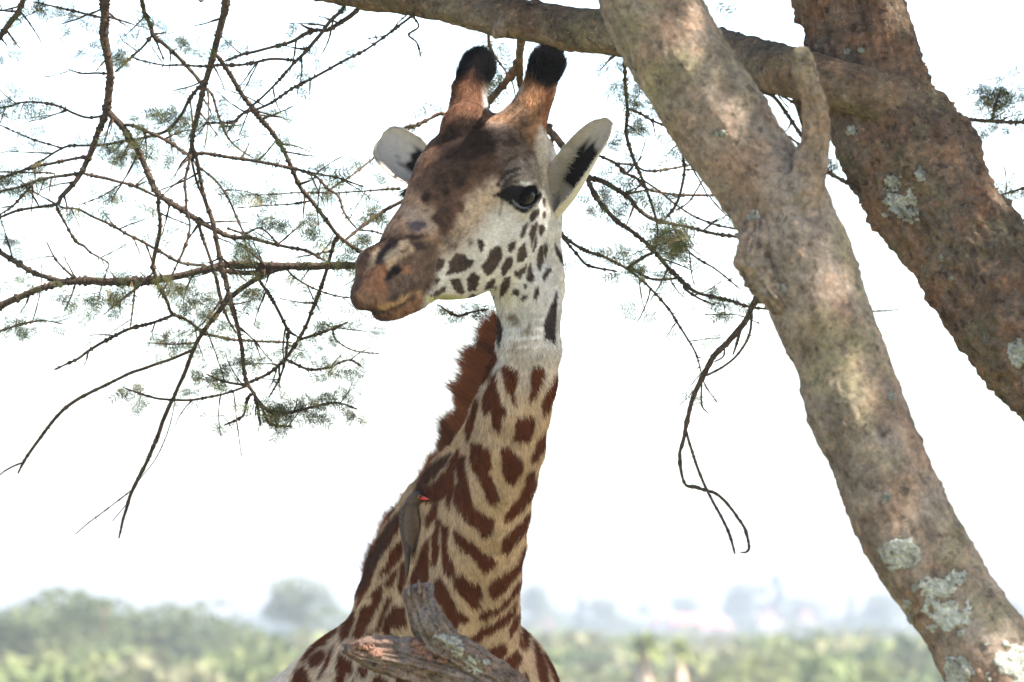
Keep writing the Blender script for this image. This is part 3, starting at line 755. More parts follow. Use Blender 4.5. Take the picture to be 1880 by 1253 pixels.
branch('C11', Z6, [(950, 645, 9), (860, 675, 8), (760, 695, 9), (700, 700, 9), (610, 695, 9), (540, 675, 8), (470, 650, 5)], 'B2'); branch('C12', Z6, [(935, 640, 10), (850, 625, 9), (790, 600, 6)], 'B2')
branch('C13', Z6, [(980, 690, 14), (1030, 740, 14), (1100, 750, 12), (1200, 725, 11), (1290, 710, 8), (1370, 735, 5)], 'B2'); branch('C14', Z6, [(950, 690, 9), (930, 760, 9), (860, 797, 7)], 'B2'); branch('C15', Z6, [(1000, 720, 10), (1030, 785, 10), (1060, 797, 10), (1120, 800, 6)], 'B2')
branch('C16', Z6, [(672, 690, 4), (650, 800, 4), (600, 920, 4), (530, 1010, 3)], 'C3', thorns=0.3); branch('C16b', Z6, [(505, 1045, 5), (420, 1110, 4), (340, 1170, 4), (288, 1215, 3)], 'C3', thorns=0.5); branch('C16c', Z6, [(485, 1100, 4), (430, 1165, 3)], 'C3', thorns=0)
branch('C17', Z6, [(-20, 440, 9), (80, 410, 9), (170, 395, 6), (245, 410, 3)], None, 12.1, 0.1); branch('C18', Z6, [(750, 480, 8), (680, 485, 7), (560, 480, 4)], 'C3', thorns=0.3); branch('C19', Z6, [(520, 245, 10), (515, 300, 8), (500, 420, 5)], 'C1'); branch('C19b', Z6, [(290, 250, 8), (270, 310, 7), (245, 360, 4)], 'C1')
branch('C20', Z6, [(545, 250, 7), (470, 310, 7), (395, 375, 4)], 'C1'); branch('C21', Z6, [(1130, 230, 8), (1210, 275, 7), (1290, 300, 6), (1350, 308, 4)], 'C2b'); branch('C22', Z6, [(1060, 95, 8), (1000, 40, 7), (940, 60, 8), (870, 40, 8)], 'B1b')
branch('B13', Z5, [(1610, 930, 13), (1690, 880, 10), (1760, 830, 9), (1860, 745, 9), (1960, 640, 8), (2030, 610, 9)], 'B1c', 12.15); branch('B14', Z5, [(1960, 925, 9), (1866, 930, 9), (1760, 938, 8), (1650, 945, 8), (1540, 945, 8), (1440, 945, 7), (1300, 955, 6), (1200, 955, 4)], None, 12.0, 0.1)
branch('B15', Z5, [(1680, 1185, 13), (1760, 1120, 16), (1866, 1040, 18), (1960, 990, 18), (2060, 940, 16)], 'B2a', 12.1); branch('B16', Z5, [(1520, 985, 9), (1430, 1000, 8), (1300, 1008, 6), (1160, 1018, 4)], 'B2a'); branch('B17', Z5, [(1745, 1125, 9), (1830, 1135, 8), (1880, 1150, 5)], 'B15')
# behind the head
branch('S1', ZP, [(957, 72, 15), (954, 110, 13), (957, 160, 12), (985, 225, 12), (1010, 243, 12), (1030, 265, 12), (1062, 305, 11), (1080, 328, 10)], 'C', 11.95, thorns=0.4, mat=M_BARK_B)
branch('S1b', Z1, [(1390, 640, 26), (1405, 720, 20), (1410, 860, 14)], 'S1', thorns=0.5)
branch('S2', ZP, [(953, 112, 12), (935, 142, 12), (905, 178, 11), (885, 200, 10), (850, 215, 6), (810, 209, 5), (786, 220, 5), (765, 230, 5), (738, 245, 4), (700, 285, 4)], 'S1', 12.15, thorns=0.6, mat=M_BARK_B)
branch('S3', Z1, [(985, -80, 26), (990, 0, 24), (1000, 120, 18), (1060, 230, 14), (1110, 300, 12), (1150, 370, 11), (1170, 470, 7)], 'C', 12.1, ramp=0.05); branch('S4', Z1, [(1010, 250, 9), (1000, 330, 8), (990, 420, 6)], 'S3')
branch('R4', Z7, [(160, 470, 26), (230, 490, 26), (300, 530, 24), (360, 570, 22), (400, 620, 20), (450, 660, 20), (520, 685, 20), (580, 700, 16), (660, 715, 15), (760, 740, 15), (930, 768, 14)], 'S1', mat=M_TWIG)
branch('R5', Z7, [(155, 475, 24), (190, 550, 24), (240, 620, 22), (310, 690, 22), (380, 740, 20), (440, 790, 20), (490, 840, 20), (540, 900, 20), (600, 960, 20), (640, 1000, 20), (700, 1035, 16), (780, 1055, 15), (860, 1075, 14), (940, 1100, 12), (1050, 1115, 10)], 'S1')
branch('R5b', Z7, [(630, 1010, 14), (700, 1060, 10), (780, 1095, 8)], 'R5'); branch('R1', Z7, [(345, 50, 16), (352, 150, 16), (345, 240, 18), (365, 330, 16), (395, 410, 16), (430, 490, 14), (460, 570, 14), (485, 650, 12), (500, 740, 9), (490, 820, 6)], 'C', 11.6, pre=[(1150, 70, 3), (1147, 125, 3)], thorns=1.6)
branch('R1b', Z7, [(352, 130, 10), (420, 160, 12), (480, 195, 11), (570, 225, 11)], 'R1', thorns=1.4); branch('R2', Z7, [(180, 350, 11), (215, 365, 12), (290, 400, 14), (340, 445, 14), (400, 475, 14), (440, 520, 12), (520, 545, 12), (620, 555, 12), (800, 558, 11)], None, 11.9, 0.2, thorns=1.4)
branch('R2b', Z7, [(300, 402, 10), (380, 408, 10), (440, 437, 11), (540, 432, 10), (700, 400, 9)], 'R2', thorns=1.4); branch('R3', Z7, [(630, 350, 13), (632, 430, 13), (620, 510, 13), (600, 580, 13), (575, 625, 14), (540, 665, 14)], 'C', 11.5, pre=[(1320, 95, 3), (1285, 210, 3)], thorns=1.6); branch('R3b', Z7, [(730, 440, 7), (680, 550, 7), (640, 600, 7), (590, 630, 6)], 'R3', thorns=1.2)
branch('R8', Z7, [(430, 485, 9), (500, 530, 9), (560, 580, 9), (620, 625, 9), (690, 665, 9), (780, 700, 9), (900, 724, 8)], 'R2', thorns=1.3); branch('R9', Z7, [(560, 690, 9), (620, 780, 9), (650, 830, 9), (700, 870, 9), (770, 910, 8), (830, 955, 8), (905, 1018, 5)], 'R4', thorns=1.2); branch('R10', Z7, [(655, 840, 6), (665, 930, 6), (680, 1000, 4)], 'R9')
branch('R6', Z7, [(-40, 600, 18), (0, 660, 18), (20, 730, 16), (80, 790, 16), (150, 830, 16), (230, 855, 15), (300, 890, 14), (350, 915, 14), (420, 970, 11), (480, 1030, 11), (540, 1095, 11), (590, 1170, 11), (640, 1250, 10), (690, 1340, 8), (730, 1480, 6), (790, 1570, 4)], None, 12.0, 0.1, thorns=1.1)
branch('R6b', Z7, [(30, 755, 12), (100, 840, 12), (150, 895, 11), (220, 915, 11), (300, 930, 8)], 'R6'); branch('R7', Z7, [(350, 912, 14), (400, 880, 16), (440, 855, 15), (485, 835, 12)], 'R6'); branch('R7b', Z7, [(370, 915, 12), (450, 960, 12), (520, 970, 12), (605, 962, 11)], 'R6'); branch('R11', Z7, [(730, 1140, 5), (830, 1140, 6), (900, 1145, 5), (1000, 1185, 5)], None, 11.9, 0.1)
branch('H1', Z8, [(330, 0, 18), (300, 60, 18), (250, 120, 18), (200, 170, 18), (165, 235, 16), (130, 310, 14), (110, 390, 13), (100, 440, 11), (88, 490, 10), (92, 550, 9), (108, 598, 8), (150, 608, 8), (215, 632, 8), (260, 680, 8), (300, 740, 8), (317, 800, 8), (308, 820, 6), (288, 821, 4)], 'C', 10.9, pre=[(1450, 150, 6), (1480, 260, 6), (1455, 400, 5.5), (1410, 500, 5)], thorns=0.25)
branch('H1b', Z8, [(108, 420, 9), (135, 510, 9), (165, 590, 9), (195, 650, 9), (230, 715, 9), (255, 770, 9), (270, 828, 6)], 'H1', thorns=0.3); branch('H1c', Z8, [(325, 10, 9), (320, 90, 9), (290, 150, 8), (240, 200, 8), (175, 235, 8)], 'H1', thorns=0.3); branch('H1d', Z8, [(290, 75, 10), (275, 130, 9), (262, 168, 5)], 'H1', thorns=0)
branch('H1e', Z8, [(160, 245, 6), (160, 330, 6), (183, 362, 3)], 'H1', thorns=0.2); branch('H1f', Z8, [(235, 135, 6), (232, 170, 6), (200, 190, 5)], 'H1', thorns=0); branch('T1', Z8, [(690, 26, 6), (735, 22, 6), (780, 20, 5), (820, 14, 3)], 'A', slope=0.4, thorns=0.5)
branch('K1', ZR, [(810, 335, 14), (880, 375, 14), (930, 440, 14), (985, 520, 13), (1010, 560, 12)], 'C', thorns=0.8); branch('K2', ZR, [(830, 340, 9), (900, 362, 9), (1010, 435, 8)], 'C', 10.95); branch('K3', ZR, [(1230, 735, 14), (1190, 715, 14), (1120, 680, 14), (1050, 640, 12), (980, 560, 9), (920, 515, 8)], 'B', thorns=0.8)
branch('K4', ZR, [(1480, 440, 14), (1560, 450, 14), (1650, 460, 14), (1740, 468, 14), (1860, 472, 11)], 'B', 11.0, thorns=1.2); branch('K4b', ZR, [(1715, 465, 10), (1730, 400, 9), (1752, 335, 6)], 'K4'); branch('K5', ZR, [(1660, 770, 9), (1740, 752, 9), (1860, 715, 7)], 'B', 11.0); branch('K6', ZR, [(1740, 850, 9), (1820, 845, 9), (1860, 848, 8)], 'B', 11.0)
branch('D1', Z2, [(740, 925, 8), (830, 985, 18), (900, 1010, 22), (1000, 980, 16), (1120, 965, 8)], None, 11.95, 0.0, thorns=0.6); branch('D0', Z5, [(1000, -10, 8), (960, -5, 8)], 'C')

# ---- fine side twigs
trng = np.random.default_rng(44)
TWIG_TIPS = []
for o, r4, th in BR_OBJ:
    Lp = np.linalg.norm(np.diff(r4[:, :2], axis=0), axis=1).sum()
    if th < 0.55 or r4[:, 3].mean() > 9 or r4[:, 3].mean() < 1.4: continue
    for j in range(int(Lp / 62)):
        k = trng.integers(2, len(r4) - 1)
        if r4[k, 1] < -5 or r4[k, 0] < -10 or (680 < r4[k, 0] < 1125 and r4[k, 1] < 600): continue
        t2 = r4[min(k + 2, len(r4) - 1), :2] - r4[k - 2, :2]; t2 = t2 / (np.linalg.norm(t2) + 1e-6)
        s = 1 if trng.random() < 0.5 else -1
        nrm = np.array([-t2[1], t2[0]]) * s
        L = trng.uniform(22, 75) * (1.0 if trng.random() < 0.75 else 1.6)
        dr = t2 * trng.uniform(0.2, 0.9) + nrm * trng.uniform(0.5, 1.0); dr /= np.linalg.norm(dr)
        bend = np.array([-dr[1], dr[0]]) * trng.uniform(-0.3, 0.3)
        u = np.linspace(0, 1, 12)[:, None]
        q2 = r4[k, :2] + dr * u * L + bend * u ** 2 * L + trng.normal(0, 0.7, (12, 2)) * u
        dd = r4[k, 2] + np.linspace(0, trng.uniform(-0.05, 0.05), 12)
        c = P(q2[:, 0], q2[:, 1], dd)
        r0 = min(2.0, r4[k, 3] * 0.6)
        rad = np.linspace(r0, 0.6, 12) * (1 + 0.5 * (trng.random(12) < 0.4)) / M2PX(dd)
        v, f = tube(c, rad, 6)
        mobj('twig', v, f, M_TWIG, o)
        if trng.random() < 0.55: TWIG_TIPS.append((q2[-3, 0], q2[-3, 1], dd[-1], L * 0.16, trng.integers(2, 4)))

# ---- leaves: small twice-divided leaves, each a real spray of leaflets
def leaf_template(np_, nl, seed):
    r = np.random.default_rng(seed)
    V, F = [], []
    def quad(p, d, n, L, w):
        k = len(V); s = np.cross(d, n); s = s / np.linalg.norm(s)
        V.extend([p, p + d * L * 0.45 + s * w, p + d * L, p + d * L * 0.45 - s * w]); F.append((k, k + 1, k + 2, k + 3))
    ax = np.array([1.0, 0, 0]); n0 = np.array([0, 0, 1.0])
    quad(np.zeros(3), ax, n0, 1.0, 0.008)
    for i in range(np_):
        t = 0.25 + 0.75 * i / (np_ - 1)
        for s in (-1, 1):
            d = np.array([0.55, s * 0.83, r.normal(0, 0.2) - 0.15]); d /= np.linalg.norm(d)
            p = ax * t; PL = 0.42 * (1 - 0.35 * abs(t - 0.6)) * r.uniform(0.8, 1.1)
            quad(p, d, n0, PL, 0.006)
            for j in range(nl):
                u = (j + 0.8) / nl
                for q_ in (-1, 1):
                    e = np.array([d[0] * 0.5 - q_ * d[1] * 0.85, d[1] * 0.5 + q_ * d[0] * 0.85, d[2] + r.normal(0, 0.25)]); e /= np.linalg.norm(e)
                    quad(p + d * PL * u, e, n0, 0.095 * (1.1 - 0.4 * u), 0.023)
    return np.array(V), np.array(F)
LEAF_T = [leaf_template(5, 7, 1), leaf_template(4, 7, 2), leaf_template(6, 6, 3)]
def leaf_clump(spots, name_parent, rng):
    vs, fs, cs, k = [], [], [], 0
    for (p, size, col) in spots:
        V, F = LEAF_T[rng.integers(0, 3)]
        a = rng.normal(0, 1, 3); a[2] = a[2] * 0.5 - 0.25; a /= np.linalg.norm(a)
        b = rng.normal(0, 1, 3); b[1] *= 0.6; c = np.cross(a, b); c /= np.linalg.norm(c); b = np.cross(c, a)
        M_ = np.stack([a, b, c])
        vs.append(p + (V * size) @ M_); fs.append(F + k); k += len(V)
        cs.append(np.tile(col, (len(V), 1)))
    o = mobj('leaves', np.vstack(vs), np.vstack(fs), M_LEAF, name_parent, np.vstack(cs), False); o['kind'] = 'stuff'
    return o
CLUMPS = []
def cl(zf_, items):
    for it in items:
        x, y = zf_(it[0], it[1]); CLUMPS.append((x, y, it[2] / SCALE[zf_], it[3] if len(it) > 3 else 5))
cl(Z5, [(30, 525, 50, 9), (110, 505, 60, 8), (220, 510, 50, 5), (70, 900, 80, 16), (160, 890, 60, 9), (20, 880, 60, 9), (230, 800, 60, 7), (100, 690, 70, 6), (200, 30, 60, 8), (160, 20, 30, 5), (350, 80, 50, 7), (365, 130, 40, 4), (440, 230, 40, 5), (590, 265, 60, 10), (600, 290, 50, 6), (870, 205, 45, 11), (930, 240, 40, 5), (830, 560, 65, 20), (860, 600, 50, 10), (885, 650, 60, 10), (640, 700, 80, 22), (600, 745, 80, 18), (560, 780, 50, 6),
        (440, 705, 40, 8), (740, 735, 70, 12), (690, 580, 25, 4), (545, 640, 20, 3), (1060, 600, 60, 8), (1000, 580, 40, 4), (1300, 955, 60, 9), (1230, 950, 50, 6), (1300, 1095, 60, 13), (1350, 1080, 35, 6), (1560, 820, 60, 8), (1620, 855, 70, 7), (1570, 925, 50, 8), (1600, 960, 50, 6), (1820, 1060, 40, 7), (1840, 1040, 30, 4), (1520, 1060, 50, 6), (1530, 1130, 40, 5), (1240, 1200, 60, 9), (1180, 1220, 50, 6), (1160, 240, 40, 3), (1540, 370, 30, 2), (1080, 240, 40, 3), (1150, 680, 40, 4),
        (1240, 770, 30, 3), (1340, 780, 40, 3), (830, 770, 30, 3), (720, 1010, 40, 4), (740, 1150, 30, 3), (470, 1030, 50, 4), (330, 1020, 40, 5), (1160, 945, 40, 3), (1050, 870, 40, 3), (1720, 980, 40, 4), (80, 1180, 40, 3), (10, 265, 15, 2), (500, 940, 40, 4), (570, 930, 50, 5), (940, 900, 30, 2), (1420, 690, 20, 2), (1780, 1150, 40, 4)])
cl(Z6, [(320, 320, 40, 8), (280, 310, 40, 5), (460, 295, 60, 16), (410, 300, 40, 8), (500, 215, 45, 7), (520, 230, 40, 5), (740, 300, 65, 26), (770, 340, 60, 20), (690, 265, 40, 10), (660, 260, 40, 8), (930, 315, 60, 18), (960, 290, 40, 9), (650, 472, 55, 14), (600, 485, 50, 10), (700, 465, 50, 8), (80, 400, 50, 9), (30, 425, 40, 6), (150, 405, 50, 4), (820, 600, 50, 16), (790, 620, 35, 7), (910, 560, 35, 9), (960, 540, 35, 8), (900, 600, 30, 5), (1240, 430, 40, 6), (1290, 420, 40, 6), (1240, 480, 40, 5), (1220, 575, 40, 7), (1280, 590, 50, 7),
        (1350, 555, 45, 6), (1010, 735, 45, 14), (1090, 745, 60, 18), (1160, 740, 60, 16), (1220, 710, 50, 10), (1290, 745, 40, 6), (1330, 700, 35, 6), (1360, 740, 30, 3), (830, 770, 45, 6), (500, 665, 40, 5), (480, 655, 20, 3), (545, 690, 30, 3), (730, 690, 50, 5), (950, 150, 60, 8), (1000, 20, 60, 7), (1230, 110, 50, 8), (1300, 130, 50, 9), (1370, 180, 50, 10), (1390, 215, 40, 7), (1400, 80, 40, 5), (1200, 40, 50, 6), (30, 250, 50, 5), (90, 260, 40, 4), (350, 370, 20, 2), (890, 180, 50, 8), (1060, 730, 40, 8), (1080, 800, 40, 6), (1140, 210, 40, 4), (1200, 290, 40, 3), (60, 100, 40, 3), (950, 440, 40, 5), (820, 490, 25, 3),
        (1060, 510, 40, 5), (1170, 470, 40, 5), (930, 130, 40, 6), (860, 395, 45, 8)])
cl(Z7, [(310, 440, 30, 5), (300, 490, 40, 6), (430, 90, 50, 12), (400, 80, 40, 6), (400, 200, 50, 8), (380, 230, 30, 4), (330, 240, 20, 4), (230, 545, 40, 6), (200, 600, 45, 7), (215, 650, 30, 5), (350, 560, 40, 6), (280, 580, 30, 4), (570, 750, 60, 34), (590, 800, 55, 30), (550, 790, 40, 14), (610, 700, 40, 8), (460, 590, 40, 7), (500, 620, 40, 5), (270, 850, 60, 9), (350, 850, 40, 6), (400, 890, 50, 9), (440, 930, 50, 8), (320, 930, 30, 6), (560, 700, 40, 6), (560, 960, 40, 4), (720, 1060, 60, 5), (800, 1080, 50, 5), (840, 1150, 50, 6), (900, 1100, 40, 4), (250, 300, 30, 3), (380, 30, 30, 4), (580, 350, 25, 2), (480, 690, 30, 5), (80, 880, 20, 2)])
cl(Z1, [(990, 370, 50, 12), (1000, 420, 45, 8), (960, 20, 40, 5), (1050, 120, 40, 5), (1080, 310, 40, 5), (600, 520, 30, 3), (520, 660, 30, 3), (180, 890, 40, 4), (240, 1230, 45, 6), (300, 1050, 30, 3), (1820, 230, 40, 6), (1840, 380, 40, 5), (1780, 760, 40, 4), (30, 180, 20, 2)])
cl(Z2, [(850, 1010, 40, 4), (960, 960, 50, 5), (1080, 985, 50, 7), (830, 960, 30, 3)])
cl(ZR, [(1745, 330, 60, 14), (1690, 360, 50, 10), (1720, 400, 60, 12), (1790, 380, 50, 8), (1620, 480, 40, 7), (1740, 480, 60, 8), (1800, 740, 40, 6), (1760, 750, 30, 4), (690, 10, 40, 5), (600, 480, 25, 2), (660, 600, 30, 2)])
lrng = np.random.default_rng(5)
allb = np.vstack([np.column_stack([b, np.full(len(b), i)]) for i, (nme, b) in enumerate(BRANCH.items()) if nme not in 'ABC'])
spots = {}
CL2 = []
for (x, y, r, n) in CLUMPS:
    k = np.argmin((allb[:, 0] - x) ** 2 + (allb[:, 1] - y) ** 2); CL2.append((x, y, r, int(n * 1.5 + 0.5), allb[k, 2]))
CL2 += [(x, y, r, n, d) for x, y, d, r, n in TWIG_TIPS]
for (x, y, r, n, d) in CL2:
    for j in range(int(n)):
        ang, rr = lrng.uniform(0, 2 * np.pi), r * math.sqrt(lrng.random())
        g_ = lrng.random()
        col = np.array((0.050, 0.062, 0.022)) * (1 - g_) + np.array((0.085, 0.085, 0.030)) * g_
        if lrng.random() < 0.10: col = np.array((0.26, 0.20, 0.09))
        sp = P(x + rr * math.cos(ang), y + rr * math.sin(ang) * 0.7, d + lrng.normal(0, 0.05))
        spots.setdefault((int(x // 470), int(y // 420)), []).append((sp, lrng.uniform(0.019, 0.036), col * lrng.uniform(0.7, 1.25)))
for key, sps in spots.items():
    leaf_clump(sps, acacia, lrng)

# ---- crown over the scene: limbs and leaves that shade the giraffe
crng = np.random.default_rng(8)
crown_c = np.array([1.75, 10.9, 6.2])
for i in range(9):
    a0 = np.array([0.2, 10.6, 6.3]) if i % 2 else np.array([0.35, 11.4, 6.5])
    e = crown_c + np.array([crng.uniform(-3.4, 3.6), crng.uniform(-2.6, 2.8), crng.uniform(-0.1, 0.7)])
    c = catmull(np.vstack([a0, (a0 + e) / 2 + crng.normal(0, 0.25, 3), e]), 14)
    v, f = tube(c, np.linspace(0.055, 0.012, 14), 8); mobj('limb', v, f, M_BARK_B, acacia)
NQ = 150000
cc = np.column_stack([crng.uniform(-3.9, 3.9, 420), crng.uniform(-3.0, 3.0, 420), crng.normal(0, 0.28, 420)]) + crown_c
pk = crng.integers(0, 420, NQ)
pt = cc[pk] + crng.normal(0, 1, (NQ, 3)) * np.array([0.22, 0.22, 0.10])
FLECK = [(988, 600, 11.63, 0.035), (985, 650, 11.63, 0.03), (1003, 300, 11.6, 0.028), (985, 200, 11.75, 0.035), (1010, 380, 11.62, 0.03), (1600, 640, 9.75, 0.06), (1625, 690, 9.75, 0.05), (1690, 890, 9.7, 0.05), (1570, 455, 9.8, 0.045), (1850, 1200, 9.65, 0.08), (1330, 190, 9.85, 0.06), (1250, 60, 9.9, 0.06),
         (1410, 95, 10.7, 0.045), (1470, 110, 9.6, 0.03), (730, 400, 11.35, 0.045), (760, 395, 11.35, 0.03), (1100, 250, 11.5, 0.03), (1620, 60, 10.6, 0.05), (1560, 330, 10.4, 0.04), (600, 490, 12.0, 0.06), (1180, 480, 12.0, 0.10), (180, 800, 12.0, 0.5)]
keep = np.ones(NQ, bool)
for fx_, fy_, fd_, fr_ in FLECK:  # unseen crown leaves removed along sun rays, shaping where flecks fall
    o_ = P(fx_, fy_, fd_)
    w_ = pt - o_
    al = w_ @ SUN
    keep &= np.linalg.norm(w_ - al[:, None] * SUN, axis=1) > fr_
pt = pt[keep]
v, f = leaf_quads(pt, 0.056, crng)
colc = np.repeat(np.array((0.085, 0.11, 0.035)) * crng.uniform(0.7, 1.3, len(pt))[:, None], 4, 0)
crn = mobj('crown', v, f, M_LEAF, acacia, colc, False); crn['kind'] = 'stuff'

# ================================================================== giraffe
HEAD_D = 11.6
HX, HY = 867.0, 360.0
PSI, THE = math.radians(36), math.radians(25)
HPX = M2PX(HEAD_D)
def cam2w(v): return v[0] * RIGHT + v[1] * UPV - v[2] * FWD
sp, cp, st_, ct = math.sin(PSI), math.cos(PSI), math.sin(THE), math.cos(THE)
AX_A = cam2w((-ct * sp, -st_, ct * cp))       # along the face
AX_L = cam2w((cp, 0, sp))                     # towards the animal's own left side
AX_U = cam2w((-st_ * sp, ct, st_ * cp))       # up from the face
H0 = P(HX, HY, HEAD_D)
def hw(s, l, u):
    "head-local metres -> world"
    return H0 + s * AX_A + l * AX_L + u * AX_U
def hl(p):
    q = p - H0
    return q @ AX_A, q @ AX_L, q @ AX_U
def inv(px, py, l):
    "photo pixel at lateral offset l -> head-local (s, l, u)"
    dx = (px - HX) / HPX - l * cp; dy = (HY - py) / HPX
    A = np.array([[-ct * sp, -st_ * sp], [-st_, ct]])
    s, u = np.linalg.solve(A, [dx, dy])
    return (s, l, u)

def axis(*segs):
    out = []
    for a, b, h in segs:
        n = max(1, int(round((b - a) / h)))
        out.append(np.linspace(a, b, n, endpoint=False))
    return np.concatenate(out + [[segs[-1][1]]]).astype(np.float32)
GX = axis((-1.0, -0.52, 0.03), (-0.52, -0.38, 0.008), (-0.38, 0.26, 0.004), (0.26, 0.9, 0.03))
GY = axis((11.12, 11.95, 0.005), (11.95, 12.5, 0.010), (12.5, 14.8, 0.03))
GZ = axis((-0.06, 1.9, 0.03), (1.9, 2.4, 0.014), (2.4, 3.05, 0.008), (3.05, 3.92, 0.004))
FIELD = np.full((len(GX), len(GY), len(GZ)), 0.25, np.float32)

def region(lo, hi):
    r = []
    for g, a, b in zip((GX, GY, GZ), lo, hi):
        i = max(0, int(np.searchsorted(g, a)) - 1); j = min(len(g), int(np.searchsorted(g, b)) + 1)
        r.append(slice(i, max(j, i + 1)))
    return tuple(r)
def pts_of(r):
    return GX[r[0]][:, None, None], GY[r[1]][None, :, None], GZ[r[2]][None, None, :]
def smin(a, b, k):
    h = np.clip(0.5 + 0.5 * (b - a) / k, 0, 1)
    return b + (a - b) * h - k * h * (1 - h)
def add(lo, hi, fn, k=0.03, sub=False):
    m = k + 0.03
    r = region(np.asarray(lo) - m, np.asarray(hi) + m)
    X, Y, Z = pts_of(r)
    d = fn(X, Y, Z).astype(np.float32)
    f = FIELD[r]
    FIELD[r] = -smin(-f, d, k) if sub else smin(f, d, k)
def capsule(p0, p1, r0, r1, k=0.03, sub=False):
    p0 = np.asarray(p0, float); p1 = np.asarray(p1, float)
    ba = p1 - p0; bb = float(ba @ ba) + 1e-12
    R = max(r0, r1)
    def fn(X, Y, Z):
        x, y, z = X - p0[0], Y - p0[1], Z - p0[2]
        h = np.clip((x * ba[0] + y * ba[1] + z * ba[2]) / bb, 0, 1)
        return np.sqrt((x - h * ba[0]) ** 2 + (y - h * ba[1]) ** 2 + (z - h * ba[2]) ** 2) - (r0 + (r1 - r0) * h)
    add(np.minimum(p0, p1) - R, np.maximum(p0, p1) + R, fn, k, sub)
def ellipsoid(c, axes, radii, k=0.03, sub=False):
    c = np.asarray(c, float); A = [np.asarray(a, float) for a in axes]
    R = max(radii); m = min(radii)
    def fn(X, Y, Z):
        x, y, z = X - c[0], Y - c[1], Z - c[2]
        q = 0
        for a, r in zip(A, radii):
            q = q + ((x * a[0] + y * a[1] + z * a[2]) / r) ** 2
        q = np.sqrt(q)
        return (q - 1) * m * np.clip(0.6 + 0.4 * q, 0, 2)
    add(c - R, c + R, fn, k, sub)
HA = (AX_A, AX_L, AX_U)
def hell(s, l, u, radii, k=0.03, sub=False, axes=None): ellipsoid(hw(s, l, u), axes or HA, radii, k, sub)
def hcap(a, b, r0, r1, k=0.03, sub=False): capsule(hw(*a), hw(*b), r0, r1, k, sub)

# skull loft: s, half width, top, bottom, side lean
ST = np.array([
    (-0.235, 0.020, 0.02, -0.03, 0.0), (-0.215, 0.055, 0.055, -0.10, 0.1), (-0.17, 0.082, 0.095, -0.150, 0.15),
    (-0.12, 0.098, 0.125, -0.170, 0.2), (-0.06, 0.108, 0.142, -0.185, 0.22), (0.00, 0.108, 0.138, -0.192, 0.25),
    (0.05, 0.100, 0.122, -0.190, 0.25), (0.10, 0.087, 0.102, -0.183, 0.2), (0.16, 0.071, 0.078, -0.160, 0.1),
    (0.22, 0.058, 0.055, -0.130, 0.0), (0.28, 0.050, 0.037, -0.108, -0.05), (0.33, 0.048, 0.022, -0.094, -0.1),
    (0.375, 0.046, 0.003, -0.082, -0.1), (0.405, 0.038, -0.009, -0.072, -0.05), (0.425, 0.016, -0.026, -0.050, 0.0)])
SS = np.linspace(ST[0, 0], ST[-1, 0], 200)
def smooth_tab(c):
    v = np.interp(SS, ST[:, 0], ST[:, c]); k = np.ones(9) / 9
    return np.convolve(np.pad(v, 4, 'edge'), k, 'valid')
TW, TT, TB, TK = [smooth_tab(c) for c in (1, 2, 3, 4)]
def skull(X, Y, Z):
    x, y, z = X - H0[0], Y - H0[1], Z - H0[2]
    s = x * AX_A[0] + y * AX_A[1] + z * AX_A[2]
    l = x * AX_L[0] + y * AX_L[1] + z * AX_L[2]
    u = x * AX_U[0] + y * AX_U[1] + z * AX_U[2]
    w = np.interp(s, SS, TW); t = np.interp(s, SS, TT); b = np.interp(s, SS, TB); kk = np.interp(s, SS, TK)
    uc = (t + b) / 2; h = (t - b) / 2
    v = (u - uc) / h
    w = w * (1 + kk * np.clip(v, -1, 1))
    n = 2.4
    q = (np.abs(l / w) ** n + np.abs(v) ** n) ** (1 / n)
    d = (q - 1) * np.minimum(w, h)
    over = np.maximum(SS[0] - s, s - SS[-1])
    return np.where(over > 0, np.maximum(d, over), d)
cs = np.array([hw(s, l, u) for s in (-0.25, 0.46) for l in (-0.14, 0.14) for u in (-0.21, 0.17)])
add(cs.min(0), cs.max(0), skull, 0.02)
for sd in (-1, 1):
    hell(-0.015, sd * 0.096, 0.030, (0.066, 0.034, 0.036), 0.035)          # orbital ridge
    hell(-0.03, sd * 0.062, -0.095, (0.11, 0.044, 0.085), 0.04)            # cheek muscle
    hell(0.17, sd * 0.050, -0.005, (0.08, 0.022, 0.035), 0.03)             # facial ridge
    hell(0.335, sd * 0.034, 0.003, (0.046, 0.022, 0.024), 0.022)           # nostril wing
    hell(0.365, sd * 0.020, -0.048, (0.050, 0.034, 0.030), 0.02)            # upper lip
hell(-0.045, -0.004, 0.132, (0.058, 0.050, 0.050), 0.014)                         # forehead boss
hell(0.345, 0, -0.089, (0.048, 0.033, 0.022), 0.006)                        # lower lip
hell(0.27, 0, -0.105, (0.075, 0.036, 0.024), 0.02)
# ossicones
def ossicone(base, mid, tip, rs):
    hcap(base, mid, rs[0], rs[1], 0.035); hcap(mid, tip, rs[1], rs[2], 0.015)
OSN = (inv(958, 235, 0.062), inv(988, 165, 0.083), inv(1004, 117, 0.098))
OSF = (inv(858, 232, -0.060), inv(860, 165, -0.083), inv(876, 117, -0.098))
ossicone(*OSN, (0.050, 0.031, 0.034)); ossicone(*OSF, (0.048, 0.033, 0.034))
